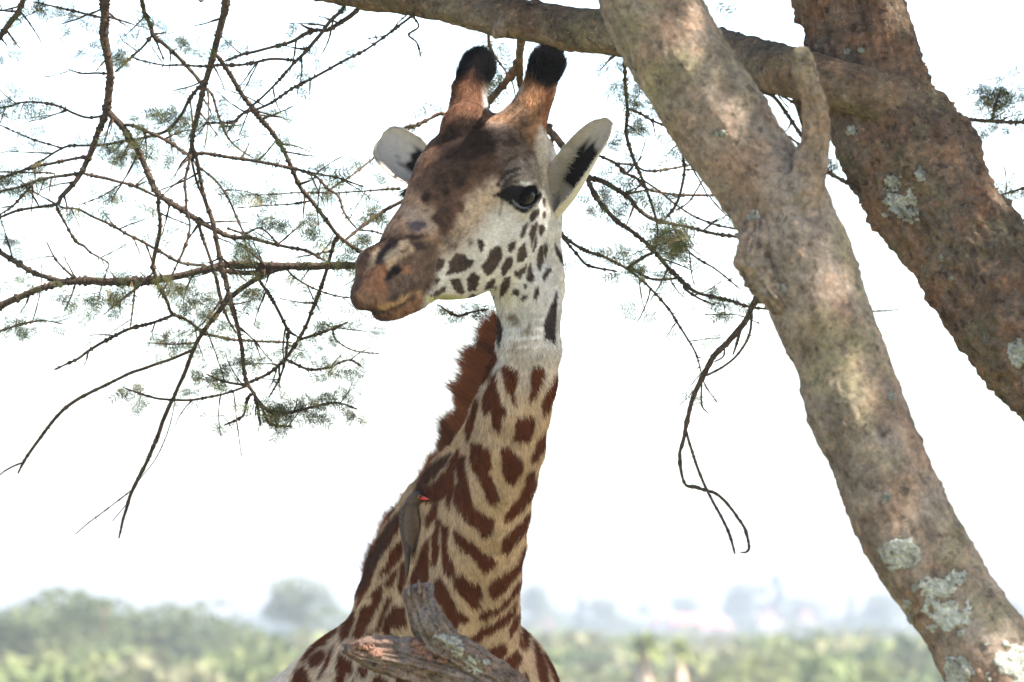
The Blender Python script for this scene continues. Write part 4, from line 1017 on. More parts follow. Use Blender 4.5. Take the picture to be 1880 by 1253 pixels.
# neck: throat chain and nape chain, (px, py, radius px, distance)
THROAT = [(965, 520, 52, 11.66), (978, 560, 50, 11.67), (976, 640, 52, 11.67), (966, 700, 54, 11.68), (952, 760, 55, 11.70), (939, 820, 59, 11.74),
          (919, 880, 63, 11.80), (904, 940, 67, 11.86), (891, 1000, 71, 11.93), (879, 1060, 75, 12.00), (868, 1130, 84, 12.08), (862, 1230, 100, 12.2)]
NAPE = [(935, 470, 62, 11.72), (968, 540, 56, 11.76), (966, 640, 52, 11.80), (944, 700, 52, 11.86), (918, 760, 52, 11.92), (892, 820, 54, 11.99),
        (848, 880, 62, 12.08), (803, 940, 66, 12.17), (768, 1000, 70, 12.25), (746, 1056, 74, 12.32), (738, 1110, 84, 12.38), (740, 1200, 120, 12.45)]
for ch in (THROAT, NAPE):
    for a, b in zip(ch[:-1], ch[1:]):
        capsule(P(a[0], a[1], a[3]), P(b[0], b[1], b[3]), a[2] / M2PX(a[3]), b[2] / M2PX(b[3]), 0.010)
for a, b in zip(THROAT, NAPE):                                                   # fills between the chains
    capsule(P(a[0], a[1], a[3]), P(b[0], b[1], b[3]), 0.85 * a[2] / M2PX(a[3]), 0.85 * b[2] / M2PX(b[3]), 0.022)
# nape to skull, bump behind the jaw
hcap((-0.15, 0, 0.0), hl(P(975, 520, 11.78)), 0.085, 0.058, 0.05)
capsule(P(1016, 470, 11.72), P(1020, 505, 11.72), 0.016, 0.018, 0.025)
# shoulders, chest, trunk, legs
W3 = (RIGHT, np.array([0, 1.0, 0]), np.array([0, 0, 1.0]))
def px_ell(px, py, rx, ry, ryd, d, k): ellipsoid(P(px, py, d), W3, (rx / M2PX(d), ryd, ry / M2PX(d)), k)
px_ell(692, 1290, 166, 150, 0.26, 12.55, 0.05)
px_ell(868, 1312, 166, 188, 0.24, 12.36, 0.05)
BH = np.array([-0.15, 0.99, 0.0])
C0 = P(775, 1420, 12.55)
side = np.array([0.99, 0.15, 0])
body = [(0.0, 0.27, 0), (0.45, 0.33, -0.02), (0.9, 0.36, -0.10), (1.3, 0.33, -0.12), (1.6, 0.24, -0.10)]
for a, b in zip(body[:-1], body[1:]):
    capsule(C0 + BH * a[0] + [0, 0, a[2]], C0 + BH * b[0] + [0, 0, b[2]], a[1], b[1], 0.1)
LEGS = []
for t, w, z in ((0.05, 0.19, -0.1), (1.45, 0.17, -0.12)):
    for sd in (-1, 1):
        hip = C0 + BH * t + side * sd * w + [0, 0, z]
        g = hip.copy(); g[2] = 0
        knee = g + [0, 0, 0.95] + BH * (-0.05 if t < 1 else 0.10); ank = g + [0, 0, 0.22]
        capsule(hip, knee, 0.16, 0.075, 0.08); capsule(knee, ank, 0.07, 0.042, 0.02)
        capsule(ank, g + [0, 0, 0.10], 0.05, 0.05, 0.02)
        capsule(g + [0, 0, 0.10], g + [0, 0, 0.045] - BH * 0.04, 0.055, 0.055, 0.02)
tl = C0 + BH * 1.8 + [0, 0, 0.1]
capsule(tl, tl + [-0.05, 0.15, -0.5], 0.04, 0.02, 0.05); capsule(tl + [-0.05, 0.15, -0.5], tl + [-0.05, 0.12, -1.0], 0.02, 0.03, 0.02)
# carving: eyes, nostrils, mouth
EYE_R = 0.030
EYES = {}
for sd in (-1, 1):
    ec = inv(957, 360, 0.104)
    ec = (ec[0], sd * 0.104, ec[2]); EYES[sd] = ec
    # direction in which the eye looks: sideways, a little forward and up
    oa = 0.30 * AX_A + sd * 0.94 * AX_L + 0.08 * AX_U; oa /= np.linalg.norm(oa)
    fa = AX_A - oa * (AX_A @ oa) - 0.10 * AX_U; fa -= oa * (fa @ oa); fa /= np.linalg.norm(fa)
    ua = np.cross(oa, fa); ua = ua if ua @ AX_U > 0 else -ua
    c = hw(*ec)
    ellipsoid(c + oa * 0.004, (oa, fa, ua), (0.0345, 0.044, 0.036), 0.022)            # lids
    ellipsoid(c + oa * 0.030 - ua * 0.001, (oa, fa, ua), (0.034, 0.030, 0.0215), 0.004, True)  # opening
    EYES[sd] = (c, oa, fa, ua)
    n0, n1 = inv(713, 508, 0.043), inv(729, 487, 0.049)
    hcap((n0[0], sd * n0[1], n0[2]), (n1[0], sd * n1[1], n1[2]), 0.008, 0.006, 0.012, True)
    m_ = [inv(697, 573, 0.014), inv(735, 562, 0.030), inv(768, 543, 0.040), inv(786, 530, 0.044)]
    for a, b in zip(m_[:-1], m_[1:]):
        hcap((a[0], sd * a[1], a[2]), (b[0], sd * b[1], b[2]), 0.005, 0.004, 0.008, True)

def surface_nets(F):
    S = F < 0
    n = np.zeros(tuple(k - 1 for k in F.shape), np.uint8)
    for dx in (0, 1):
        for dy in (0, 1):
            for dz in (0, 1):
                n += S[dx:F.shape[0] - 1 + dx, dy:F.shape[1] - 1 + dy, dz:F.shape[2] - 1 + dz]
    act = np.argwhere((n > 0) & (n < 8))
    vid = np.full(n.shape, -1, np.int32)
    vid[act[:, 0], act[:, 1], act[:, 2]] = np.arange(len(act))
    acc = np.zeros((len(act), 3)); cnt = np.zeros(len(act))
    corners = [(a, b, c) for a in (0, 1) for b in (0, 1) for c in (0, 1)]
    val = {c: F[act[:, 0] + c[0], act[:, 1] + c[1], act[:, 2] + c[2]] for c in corners}
    for c in corners:
        for ax in range(3):
            if c[ax]: continue
            e = list(c); e[ax] = 1; e = tuple(e)
            a, b = val[c], val[e]
            m = (a < 0) != (b < 0)
            t = a[m] / (a[m] - b[m])
            p = np.tile(np.array(c, float), (m.sum(), 1)); p[:, ax] += t
            acc[m] += p; cnt[m] += 1
    pos = act + acc / cnt[:, None]
    xyz = np.column_stack([np.interp(pos[:, i], np.arange(len(g)), g) for i, g in enumerate((GX, GY, GZ))])
    quads = []
    for ax in range(3):
        sl0 = [slice(1, -1)] * 3; sl1 = [slice(1, -1)] * 3
        sl0[ax] = slice(0, -1); sl1[ax] = slice(1, None)
        a = S[tuple(sl0)]; b = S[tuple(sl1)]
        e = np.argwhere(a != b)
        flip = a[e[:, 0], e[:, 1], e[:, 2]]
        off = np.array([1, 1, 1]); off[ax] = 0
        e = e + off
        u, v = [(1, 2), (2, 0), (0, 1)][ax]
        du = np.zeros(3, int); dv = np.zeros(3, int); du[u] = 1; dv[v] = 1
        q = []
        for o in (-du - dv, -dv, 0 * du, -du):
            k = e + o
            q.append(vid[k[:, 0], k[:, 1], k[:, 2]])
        q = np.stack(q, 1)
        q[~flip] = q[~flip][:, ::-1]
        quads.append(q)
    q = np.vstack(quads)
    return xyz, q[(q >= 0).all(1)]

def vnormals(v, q):
    n = np.cross(v[q[:, 2]] - v[q[:, 0]], v[q[:, 3]] - v[q[:, 1]])
    out = np.zeros_like(v)
    for k in range(4): np.add.at(out, q[:, k], n)
    return out / (np.linalg.norm(out, axis=1)[:, None] + 1e-12)

GV, GQ = surface_nets(FIELD)
del FIELD
for it in range(2):                      # light smoothing
    acc = np.zeros_like(GV); c = np.zeros(len(GV))
    for k in range(4):
        np.add.at(acc, GQ[:, k], GV[GQ[:, (k + 1) % 4]] + GV[GQ[:, k - 1]]); np.add.at(c, GQ[:, k], 2)
    GV = 0.5 * GV + 0.5 * acc / c[:, None]
GN = vnormals(GV, GQ)
# folds of skin: throat rings, muzzle wrinkles
px_, py_, _d = proj(GV)
s_, l_, u_ = hl(GV)
ring = np.exp(-((px_ - 960) / 45) ** 2 - ((py_ - 620) / 45) ** 2) * np.sin(py_ / 2.6 + 0.02 * (px_ - 960)) * 0.0012
wr = np.exp(-((px_ - 790) / 25) ** 2 - ((py_ - 500) / 45) ** 2) * np.sin(px_ / 1.9 + py_ / 9) * 0.0015
brow = np.exp(-((px_ - 930) / 35) ** 2 - ((py_ - 318) / 22) ** 2) * np.sin((py_ + 0.35 * px_) / 2.6) * 0.0018
GV = GV + GN * (ring + wr + brow + 0.0015 * vnoise(GV * 40, 5))[:, None]
GN = vnormals(GV, GQ)

# ---- coat pattern, traced patch by patch
def Z(ox, oy, sc, *pts): return np.array([(ox + x / sc, oy + y / sc) for x, y in pts])
def za(*p): return Z(620, 50, 3.5808, *p)
def zb(*p): return Z(620, 330, 4.0413, *p)
def zc(*p): return Z(720, 560, 3.4806, *p)
def zd(*p): return Z(500, 880, 3.2414, *p)
def ze(*p): return Z(640, 380, 5.6955, *p)
def zf(*p): return Z(880, 300, 9.639, *p)
def zp(*p): return Z(0, 0, 1.0, *p)
WHITE = (0.56, 0.525, 0.495); CREAM = (0.51, 0.36, 0.23)
BROWN = (0.108, 0.060, 0.039); DARKB = (0.034, 0.020, 0.015); SPOT = (0.105, 0.029, 0.009); SPOTG = (0.058, 0.040, 0.032)
PAINT = [
    # face tones
    (zp((770, 420), (800, 340), (880, 300), (945, 325), (915, 345), (900, 380), (870, 425), (840, 460), (800, 480)), (0.30, 0.215, 0.16), 22),
    (zp((812, 200), (905, 212), (960, 225), (985, 268), (978, 300), (945, 318), (915, 330), (885, 345), (862, 385), (838, 415), (812, 440), (800, 470), (797, 520), (778, 560),
        (760, 600), (640, 610), (625, 520), (680, 430), (735, 345), (780, 260)), BROWN, 9),
    (zp((700, 430), (722, 380), (748, 345), (775, 360), (800, 385), (815, 400), (795, 445), (770, 440), (740, 430)), (0.36, 0.215, 0.13), 10),
    (zp((740, 385), (770, 380), (800, 395), (798, 430), (770, 420), (745, 405)), (0.46, 0.33, 0.235), 9),
    (zp((855, 365), (905, 330), (930, 345), (900, 380), (860, 425), (835, 430)), (0.40, 0.30, 0.22), 10),
    (zp((808, 245), (815, 222), (838, 210), (872, 212), (905, 232), (928, 262), (905, 285), (865, 300), (825, 300), (800, 290)), DARKB, 9),
    (zp((820, 300), (860, 302), (900, 290), (895, 318), (850, 340), (800, 345), (790, 330)), (0.070, 0.040, 0.026), 10),
    (zp((890, 215), (940, 212), (975, 240), (986, 275), (984, 300), (950, 320), (915, 312), (910, 260)), (0.125, 0.088, 0.068), 7),
    # ossicones
    (zp((805, 250), (812, 190), (838, 120), (852, 80), (905, 85), (907, 130), (888, 170), (890, 200), (905, 218), (880, 216), (840, 212), (820, 228)), (0.13, 0.062, 0.036), 7),
    (zp((905, 218), (930, 200), (955, 170), (965, 120), (985, 75), (1040, 90), (1030, 145), (1014, 175), (1008, 230), (1010, 275), (996, 292), (978, 270), (950, 225)), (0.28, 0.145, 0.078), 8),
    (zp((1000, 150), (1020, 150), (1012, 200), (1008, 240), (1000, 262), (992, 250), (1000, 200)), (0.25, 0.10, 0.05), 6),
    (zp((925, 205), (955, 180), (970, 210), (965, 250), (945, 235)), (0.22, 0.13, 0.08), 8),
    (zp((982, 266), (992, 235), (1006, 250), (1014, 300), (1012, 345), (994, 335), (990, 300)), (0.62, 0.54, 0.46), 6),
    (zp((826, 158), (834, 120), (840, 60), (880, 60), (916, 70), (914, 140), (898, 162), (862, 142)), (0.007, 0.006, 0.006), 7),
    (zp((954, 146), (958, 100), (970, 60), (1010, 56), (1050, 70), (1044, 130), (1030, 156), (1006, 168), (982, 152)), (0.007, 0.006, 0.006), 7),
    # brow and eye
    (zf((380, 330), (560, 60), (760, -60), (980, -80), (1090, 60), (1110, 300), (1130, 480), (960, 440), (760, 350), (520, 390)), (0.235, 0.195, 0.17), 6),
    (zf((740, 330), (900, 350), (1060, 480), (1110, 520), (1000, 500), (880, 420), (740, 370)), (0.70, 0.68, 0.66), 2),
    (zf((240, 575), (330, 510), (420, 430), (560, 400), (640, 395), (720, 375), (900, 430), (1040, 505), (1110, 540), (1060, 640), (970, 750), (860, 850), (800, 880), (700, 850),
        (600, 770), (480, 680), (400, 620)), (0.012, 0.010, 0.010), 2.5),
    (zf((300, 400), (360, 260), (470, 150), (620, 80), (740, 90), (640, 130), (500, 200), (400, 300), (340, 410)), (0.05, 0.036, 0.03), 1.6), (zf((370, 430), (450, 300), (560, 220), (720, 190), (600, 260), (500, 340), (430, 430)), (0.05, 0.038, 0.032), 1.6), (zf((440, 400), (560, 320), (700, 300), (640, 350), (540, 390)), (0.06, 0.045, 0.04), 2),  # brow wrinkles: crease shade painted as thin dark arcs
    (zf((380, 640), (420, 640), (390, 800), (350, 950), (340, 900), (365, 780)), (0.25, 0.21, 0.19), 2),
    (zf((580, 640), (640, 700), (720, 745), (800, 760), (880, 740), (950, 660), (935, 720), (880, 775), (790, 795), (700, 775), (630, 730)), (0.16, 0.16, 0.18), 0.8),  # lower lid: wet highlight painted as a thin pale line
    # muzzle
    (ze((60, 870), (110, 730), (190, 640), (260, 560), (300, 470), (300, 560), (190, 690), (165, 820), (110, 850), (70, 960)), (0.07, 0.045, 0.035), 3),
    (ze((190, 680), (250, 480), (300, 440), (290, 560), (230, 680)), (0.38, 0.27, 0.175), 4),
    (ze((180, 670), (290, 590), (380, 555), (440, 600), (400, 690), (375, 780), (430, 880), (340, 950), (200, 930), (110, 900), (155, 790)), (0.27, 0.125, 0.066), 7),
    (ze((90, 900), (200, 900), (340, 900), (420, 930), (420, 1010), (300, 1060), (180, 1030), (100, 980)), (0.20, 0.11, 0.066), 7),
    (ze((285, 580), (310, 480), (380, 390), (470, 350), (560, 310), (700, 290), (840, 300), (700, 350), (540, 365), (500, 430), (420, 480), (370, 570), (320, 600)), (0.05, 0.03, 0.024), 3.5),
    (ze((430, 650), (560, 560), (680, 540), (700, 420), (780, 360), (900, 400), (930, 500), (910, 640), (895, 790), (770, 870), (610, 890), (470, 1000), (420, 880), (385, 770)), (0.115, 0.074, 0.055), 5),
    (ze((520, 640), (640, 620), (660, 680), (560, 690)), (0.26, 0.13, 0.08), 4),
    (ze((375, 545), (430, 470), (530, 420), (545, 370), (610, 355), (680, 400), (665, 460), (590, 510), (500, 560), (420, 640)), (0.46, 0.33, 0.215), 4.5),
    (ze((540, 470), (600, 430), (640, 395), (620, 450), (560, 490)), (0.20, 0.11, 0.06), 2.5),
    (ze((640, 370), (760, 380), (800, 440), (720, 450), (680, 410)), (0.05, 0.032, 0.028), 3),
    (ze((385, 760), (405, 690), (460, 635), (520, 620), (560, 660), (480, 710), (430, 760)), (0.010, 0.008, 0.008), 3),
    (ze((620, 180), (720, 150), (800, 190), (740, 260), (640, 250)), (0.15, 0.115, 0.115), 4),
    (ze((300, 1060), (450, 1010), (600, 910), (750, 870), (730, 930), (600, 1000), (470, 1060), (330, 1100)), (0.34, 0.215, 0.115), 4),
    (ze((420, 960), (470, 900), (520, 920), (480, 990)), (0.05, 0.035, 0.03), 4),
    (ze((330, 1110), (480, 1075), (640, 990), (770, 910), (790, 960), (700, 1090), (560, 1180), (420, 1170)), (0.24, 0.125, 0.07), 5),
    (ze((310, 1100), (430, 1062), (560, 1010), (640, 955), (700, 915), (650, 985), (560, 1040), (440, 1090)), (0.075, 0.044, 0.03), 2.5),
    (zb((640, 870), (760, 860), (880, 865), (1000, 900), (1160, 900), (1160, 930), (860, 940), (700, 920)), (0.42, 0.40, 0.20), 4),  # chin underside: yellow-green bounce from the grass painted into the coat
    # patches on bridge of the nose
    (zb((690, 290), (760, 190), (850, 200), (845, 300), (790, 395), (735, 340)), (0.065, 0.038, 0.026), 4),
    (zb((780, 90), (805, 60), (830, 70), (825, 110), (790, 130)), DARKB, 3), (zb((610, 140), (640, 100), (690, 110), (680, 170), (630, 180)), DARKB, 4),
    (zb((865, 190), (900, 165), (940, 190), (925, 240), (880, 240)), (0.09, 0.05, 0.03), 3), (zb((870, 40), (900, 0), (950, -20), (940, 30), (890, 70)), DARKB, 3),
    (zb((560, 330), (620, 310), (640, 350), (580, 380)), (0.12, 0.09, 0.09), 5),
]
for p in (((730, 640), (745, 590), (785, 590), (780, 640), (740, 690)), ((800, 705), (830, 660), (820, 620), (880, 550), (940, 560), (960, 590), (1005, 605), (990, 650), (920, 680), (840, 700)),
          ((1065, 640), (1110, 590), (1130, 530), (1180, 495), (1215, 510), (1215, 580), (1190, 640), (1140, 690), (1105, 715), (1080, 680)), ((1035, 450), (1065, 440), (1085, 490), (1065, 545), (1045, 510)),
          ((1260, 490), (1290, 465), (1315, 465), (1310, 510), (1280, 545), (1268, 520)), ((1330, 560), (1345, 510), (1390, 470), (1395, 530), (1405, 570), (1370, 605), (1330, 615)),
          ((1215, 660), (1240, 600), (1280, 575), (1300, 600), (1280, 650), (1245, 690), (1220, 715)), ((1310, 690), (1360, 660), (1400, 630), (1390, 680), (1350, 735), (1315, 710)),
          ((1400, 740), (1410, 660), (1430, 620), (1440, 680), (1455, 740), (1430, 765)), ((835, 745), (900, 740), (920, 790), (940, 830), (920, 855), (880, 830), (850, 790)),
          ((960, 790), (960, 735), (1000, 690), (1050, 710), (1040, 760), (1020, 820), (970, 830)), ((1090, 815), (1110, 765), (1165, 730), (1170, 750), (1145, 800)),
          ((1205, 870), (1210, 780), (1240, 730), (1275, 725), (1270, 800), (1235, 850)), ((955, 885), (990, 850), (1025, 860), (1020, 895)), ((1080, 885), (1110, 860), (1160, 865), (1140, 895)),
          ((1290, 850), (1310, 815), (1345, 820), (1340, 855)), ((1425, 290), (1440, 240), (1490, 215), (1495, 240), (1460, 300), (1430, 315)), ((1355, 430), (1360, 380), (1390, 330), (1405, 320), (1400, 370), (1375, 420)),
          ((1420, 400), (1440, 350), (1480, 310), (1480, 350), (1460, 420), (1435, 500), (1430, 440)), ((1490, 345), (1520, 330), (1535, 370), (1510, 415), (1490, 400)),
          ((1480, 590), (1500, 500), (1520, 490), (1525, 600), (1500, 670), (1480, 640)), ((1530, 490), (1550, 470), (1555, 510), (1540, 575), (1530, 540)), ((1455, 880), (1470, 800), (1490, 790), (1490, 850), (1465, 905)),
          ((720, 735), (760, 740), (730, 770)), ((1445, 530), (1465, 460), (1475, 420), (1475, 470), (1455, 540)), ((1520, 140), (1540, 140), (1540, 200), (1525, 200)), ((1525, 240), (1540, 240), (1540, 280), (1528, 280)),
          ((1380, 780), (1395, 770), (1400, 800), (1385, 805)), ((1150, 800), (1175, 795), (1170, 812)), ((690, 860), (770, 800), (800, 790), (790, 830), (720, 870)), ((1520, 720), (1545, 660), (1580, 650), (1570, 690), (1530, 750)),
          ((1350, 890), (1380, 860), (1420, 850), (1390, 890))):
    PAINT.append((zb(*p), SPOTG, 1.5))
for p in (((820, 480), (860, 460), (890, 480), (870, 510), (800, 525)), ((965, 460), (985, 445), (1000, 480), (980, 500)), ((780, 430), (830, 420), (850, 440), (800, 470))):
    PAINT.append((zb(*p), (0.16, 0.12, 0.10), 4))
for p in (((1610, 470), (1650, 540), (1690, 640), (1660, 620), (1620, 540)), ((1530, 1090), (1560, 980), (1600, 900), (1625, 820), (1622, 960), (1610, 1200), (1570, 1190), (1540, 1200)),
          ((1185, 1000), (1212, 1060), (1222, 1160), (1200, 1240), (1180, 1110))):
    PAINT.append((zb(*p), (0.035, 0.026, 0.024), 1.5))
for p in (((1250, 1010), (1300, 990), (1350, 1040), (1320, 1070), (1260, 1040)), ((1370, 1130), (1430, 1070), (1440, 1090), (1410, 1150))):
    PAINT.append((zb(*p), (0.25, 0.21, 0.165), 3))
PAINT.append((zc((770, 240), (800, 240), (800, 290), (775, 290)), (0.30, 0.26, 0.2), 3))
for p in (((705, 400), (740, 390), (800, 430), (805, 490), (780, 560), (790, 640), (760, 570), (735, 510), (715, 450)), ((890, 430), (910, 400), (970, 400), (960, 460), (930, 540), (910, 590), (880, 605), (890, 520)),
          ((1070, 410), (1040, 560), (1005, 650), (970, 700), (955, 650), (980, 570), (1010, 540), (1040, 460)),
          ((660, 420), (665, 520), (690, 600), (720, 660), (735, 690), (695, 710), (680, 810), (650, 770), (640, 700), (640, 660), (600, 680), (580, 630), (590, 570), (620, 490)),
          ((800, 730), (900, 710), (905, 780), (880, 860), (830, 865), (780, 850), (790, 790)), ((515, 870), (560, 880), (620, 920), (630, 1000), (610, 1070), (650, 1150), (680, 1240), (640, 1253), (600, 1200), (560, 1100), (520, 1050), (510, 960)),
          ((700, 930), (740, 900), (800, 970), (835, 1000), (830, 1060), (770, 1140), (720, 1100), (705, 1040)), ((1005, 780), (990, 830), (960, 930), (920, 990), (895, 1000), (910, 940), (940, 860)),
          ((545, 580), (555, 640), (525, 720), (510, 800), (490, 850), (470, 800), (505, 690)), ((430, 990), (450, 950), (475, 950), (475, 1040), (490, 1200), (480, 1253), (410, 1253), (440, 1150), (425, 1060)),
          ((240, 1070), (270, 1010), (340, 975), (360, 990), (280, 1060), (250, 1090)), ((220, 1170), (290, 1100), (330, 1060), (350, 1070), (310, 1150), (270, 1220), (230, 1253), (210, 1240)),
          ((365, 1030), (400, 950), (430, 910), (425, 1000), (395, 1060), (375, 1120), (350, 1200), (300, 1253), (320, 1160)),
          ((640, 340), (660, 290), (670, 330), (620, 450), (580, 480), (600, 420))):
    PAINT.append((zc(*p), SPOT, 2.0))
for p in (((1095, 20), (1150, 0), (1165, 80), (1190, 150), (1260, 210), (1320, 240), (1300, 320), (1260, 345), (1230, 300), (1170, 240), (1110, 180), (1095, 90)), ((1235, -10), (1290, 20), (1340, 90), (1330, 140), (1290, 130), (1260, 70)),
          ((1570, 0), (1550, 80), (1490, 170), (1430, 230), (1385, 250), (1400, 190), (1440, 150), (1480, 90), (1510, 30), (1530, -40), (1560, -60)), ((1535, 190), (1515, 290), (1450, 370), (1400, 440), (1365, 420), (1375, 350), (1420, 320), (1480, 260)),
          ((1080, 290), (1150, 350), (1230, 410), (1290, 460), (1340, 490), (1310, 530), (1260, 555), (1230, 510), (1200, 460), (1130, 410), (1085, 350)), ((1300, 610), (1400, 550), (1460, 510), (1510, 390), (1495, 500), (1440, 580), (1370, 670), (1310, 715), (1290, 660)),
          ((1080, 580), (1130, 560), (1160, 610), (1230, 630), (1245, 680), (1220, 720), (1240, 760), (1190, 760), (1140, 700), (1085, 640)),
          ((945, 670), (980, 590), (1000, 570), (1040, 650), (1070, 720), (1090, 780), (1160, 810), (1160, 840), (1110, 840), (1090, 885), (1050, 830), (1020, 780), (1010, 730), (970, 745), (945, 710)),
          ((1010, 250), (1050, 270), (1040, 350), (1040, 430), (1080, 510), (1080, 560), (1050, 575), (1020, 520), (1015, 430), (1020, 350)), ((980, 220), (1000, 230), (990, 330), (990, 400), (970, 490), (950, 500), (955, 400), (950, 340), (975, 290)),
          ((905, 380), (930, 340), (925, 440), (930, 560), (900, 620), (850, 630), (820, 620), (840, 560), (870, 470)), ((920, 210), (960, 150), (990, 130), (970, 210), (930, 270), (915, 260)),
          ((1225, 810), (1260, 780), (1350, 760), (1420, 690), (1480, 590), (1465, 650), (1400, 740), (1340, 790), (1260, 830)), ((1170, 950), (1240, 900), (1330, 850), (1430, 770), (1450, 720), (1440, 800), (1370, 870), (1290, 920), (1220, 960)),
          ((1470, 960), (1480, 850), (1490, 760), (1510, 850), (1510, 980), (1490, 1000)), ((1250, 1040), (1330, 990), (1390, 970), (1390, 1030), (1340, 1080), (1290, 1090)),
          ((1350, 1110), (1400, 1060), (1450, 1010), (1480, 1040), (1450, 1120), (1420, 1170), (1380, 1140)), ((1410, 890), (1440, 830), (1470, 790), (1450, 880), (1420, 920)), ((1545, 960), (1580, 1010), (1620, 1100), (1640, 1209), (1590, 1209), (1570, 1100)),
          ((1480, 1190), (1510, 1140), (1525, 1260), (1480, 1260)), ((1600, 1020), (1680, 1120), (1740, 1230), (1690, 1230), (1640, 1100)), ((760, 235), (775, 250), (720, 350), (690, 400), (640, 440), (600, 560), (550, 680), (505, 745), (520, 650), (560, 540), (610, 430), (670, 310)),
          ((625, 570), (670, 500), (720, 390), (770, 350), (780, 420), (750, 480), (680, 560), (640, 575)), ((665, 610), (700, 560), (750, 510), (740, 570), (710, 620), (680, 630)),
          ((575, 690), (600, 650), (650, 615), (660, 660), (640, 720), (590, 820), (550, 900), (510, 965), (475, 930), (500, 850), (530, 760), (590, 740), (600, 700)), ((770, 480), (800, 470), (800, 560), (790, 620), (760, 670), (745, 620)),
          ((650, 890), (670, 820), (720, 740), (790, 750), (800, 870), (770, 880), (700, 870), (690, 900), (750, 940), (740, 965), (690, 940), (655, 920)), ((610, 900), (640, 800), (680, 700), (710, 690), (680, 770), (650, 850), (620, 920)),
          ((550, 950), (560, 910), (600, 890), (590, 930)), ((410, 930), (420, 860), (470, 790), (495, 770), (490, 840), (450, 930), (420, 960)), ((220, 1080), (250, 1030), (320, 1000), (320, 1040), (280, 1100), (235, 1110)),
          ((170, 1090), (230, 1000), (320, 915), (410, 850), (400, 890), (330, 970), (250, 1020), (210, 1070)), ((100, 1260), (150, 1120), (200, 1100), (215, 1140), (230, 1190), (190, 1260)), ((270, 1180), (310, 1100), (340, 1020), (380, 980), (340, 1090), (300, 1160)),
          ((370, 1260), (390, 1100), (400, 1020), (470, 1080), (480, 1140), (430, 1180), (400, 1260)), ((500, 1140), (520, 1100), (570, 1120), (560, 1170), (530, 1180)), ((570, 1260), (620, 1150), (690, 1180), (700, 1260)), ((730, 1260), (740, 1150), (860, 1170), (900, 1260)),
          ((440, 1260), (480, 1190), (510, 1260)), ((870, 340), (850, 430), (830, 450), (850, 380)), ((930, 110), (990, 0), (1060, -60), (1050, 20), (1010, 80), (960, 130)), ((1060, -40), (1085, -60), (1080, 60), (1060, 160), (1040, 130), (1050, 60))):
    PAINT.append((zd(*p), SPOT, 2.2))

PAINT.append((zp((818, 835), (832, 830), (812, 855), (790, 880), (776, 915), (745, 945), (714, 982), (695, 1025), (672, 1068), (648, 1105), (640, 1100), (668, 1040), (690, 990), (720, 950), (755, 915), (770, 880), (788, 850)), (0.075, 0.034, 0.020), 3.0))
def sdpoly(pt, poly):
    x, y = pt[:, 0], pt[:, 1]
    d = np.full(len(pt), 1e9); inside = np.zeros(len(pt), bool)
    for (ax, ay), (bx, by) in zip(poly, np.roll(poly, -1, 0)):
        ex, ey = bx - ax, by - ay
        wx, wy = x - ax, y - ay
        t = np.clip((wx * ex + wy * ey) / (ex * ex + ey * ey + 1e-9), 0, 1)
        d = np.minimum(d, (wx - ex * t) ** 2 + (wy - ey * t) ** 2)
        c = ((ay <= y) & (by > y)) | ((by <= y) & (ay > y))
        inside ^= c & (x < ax + (y - ay) / (ey if abs(ey) > 1e-9 else 1e-9) * ex)
    d = np.sqrt(d)
    return np.where(inside, -d, d)

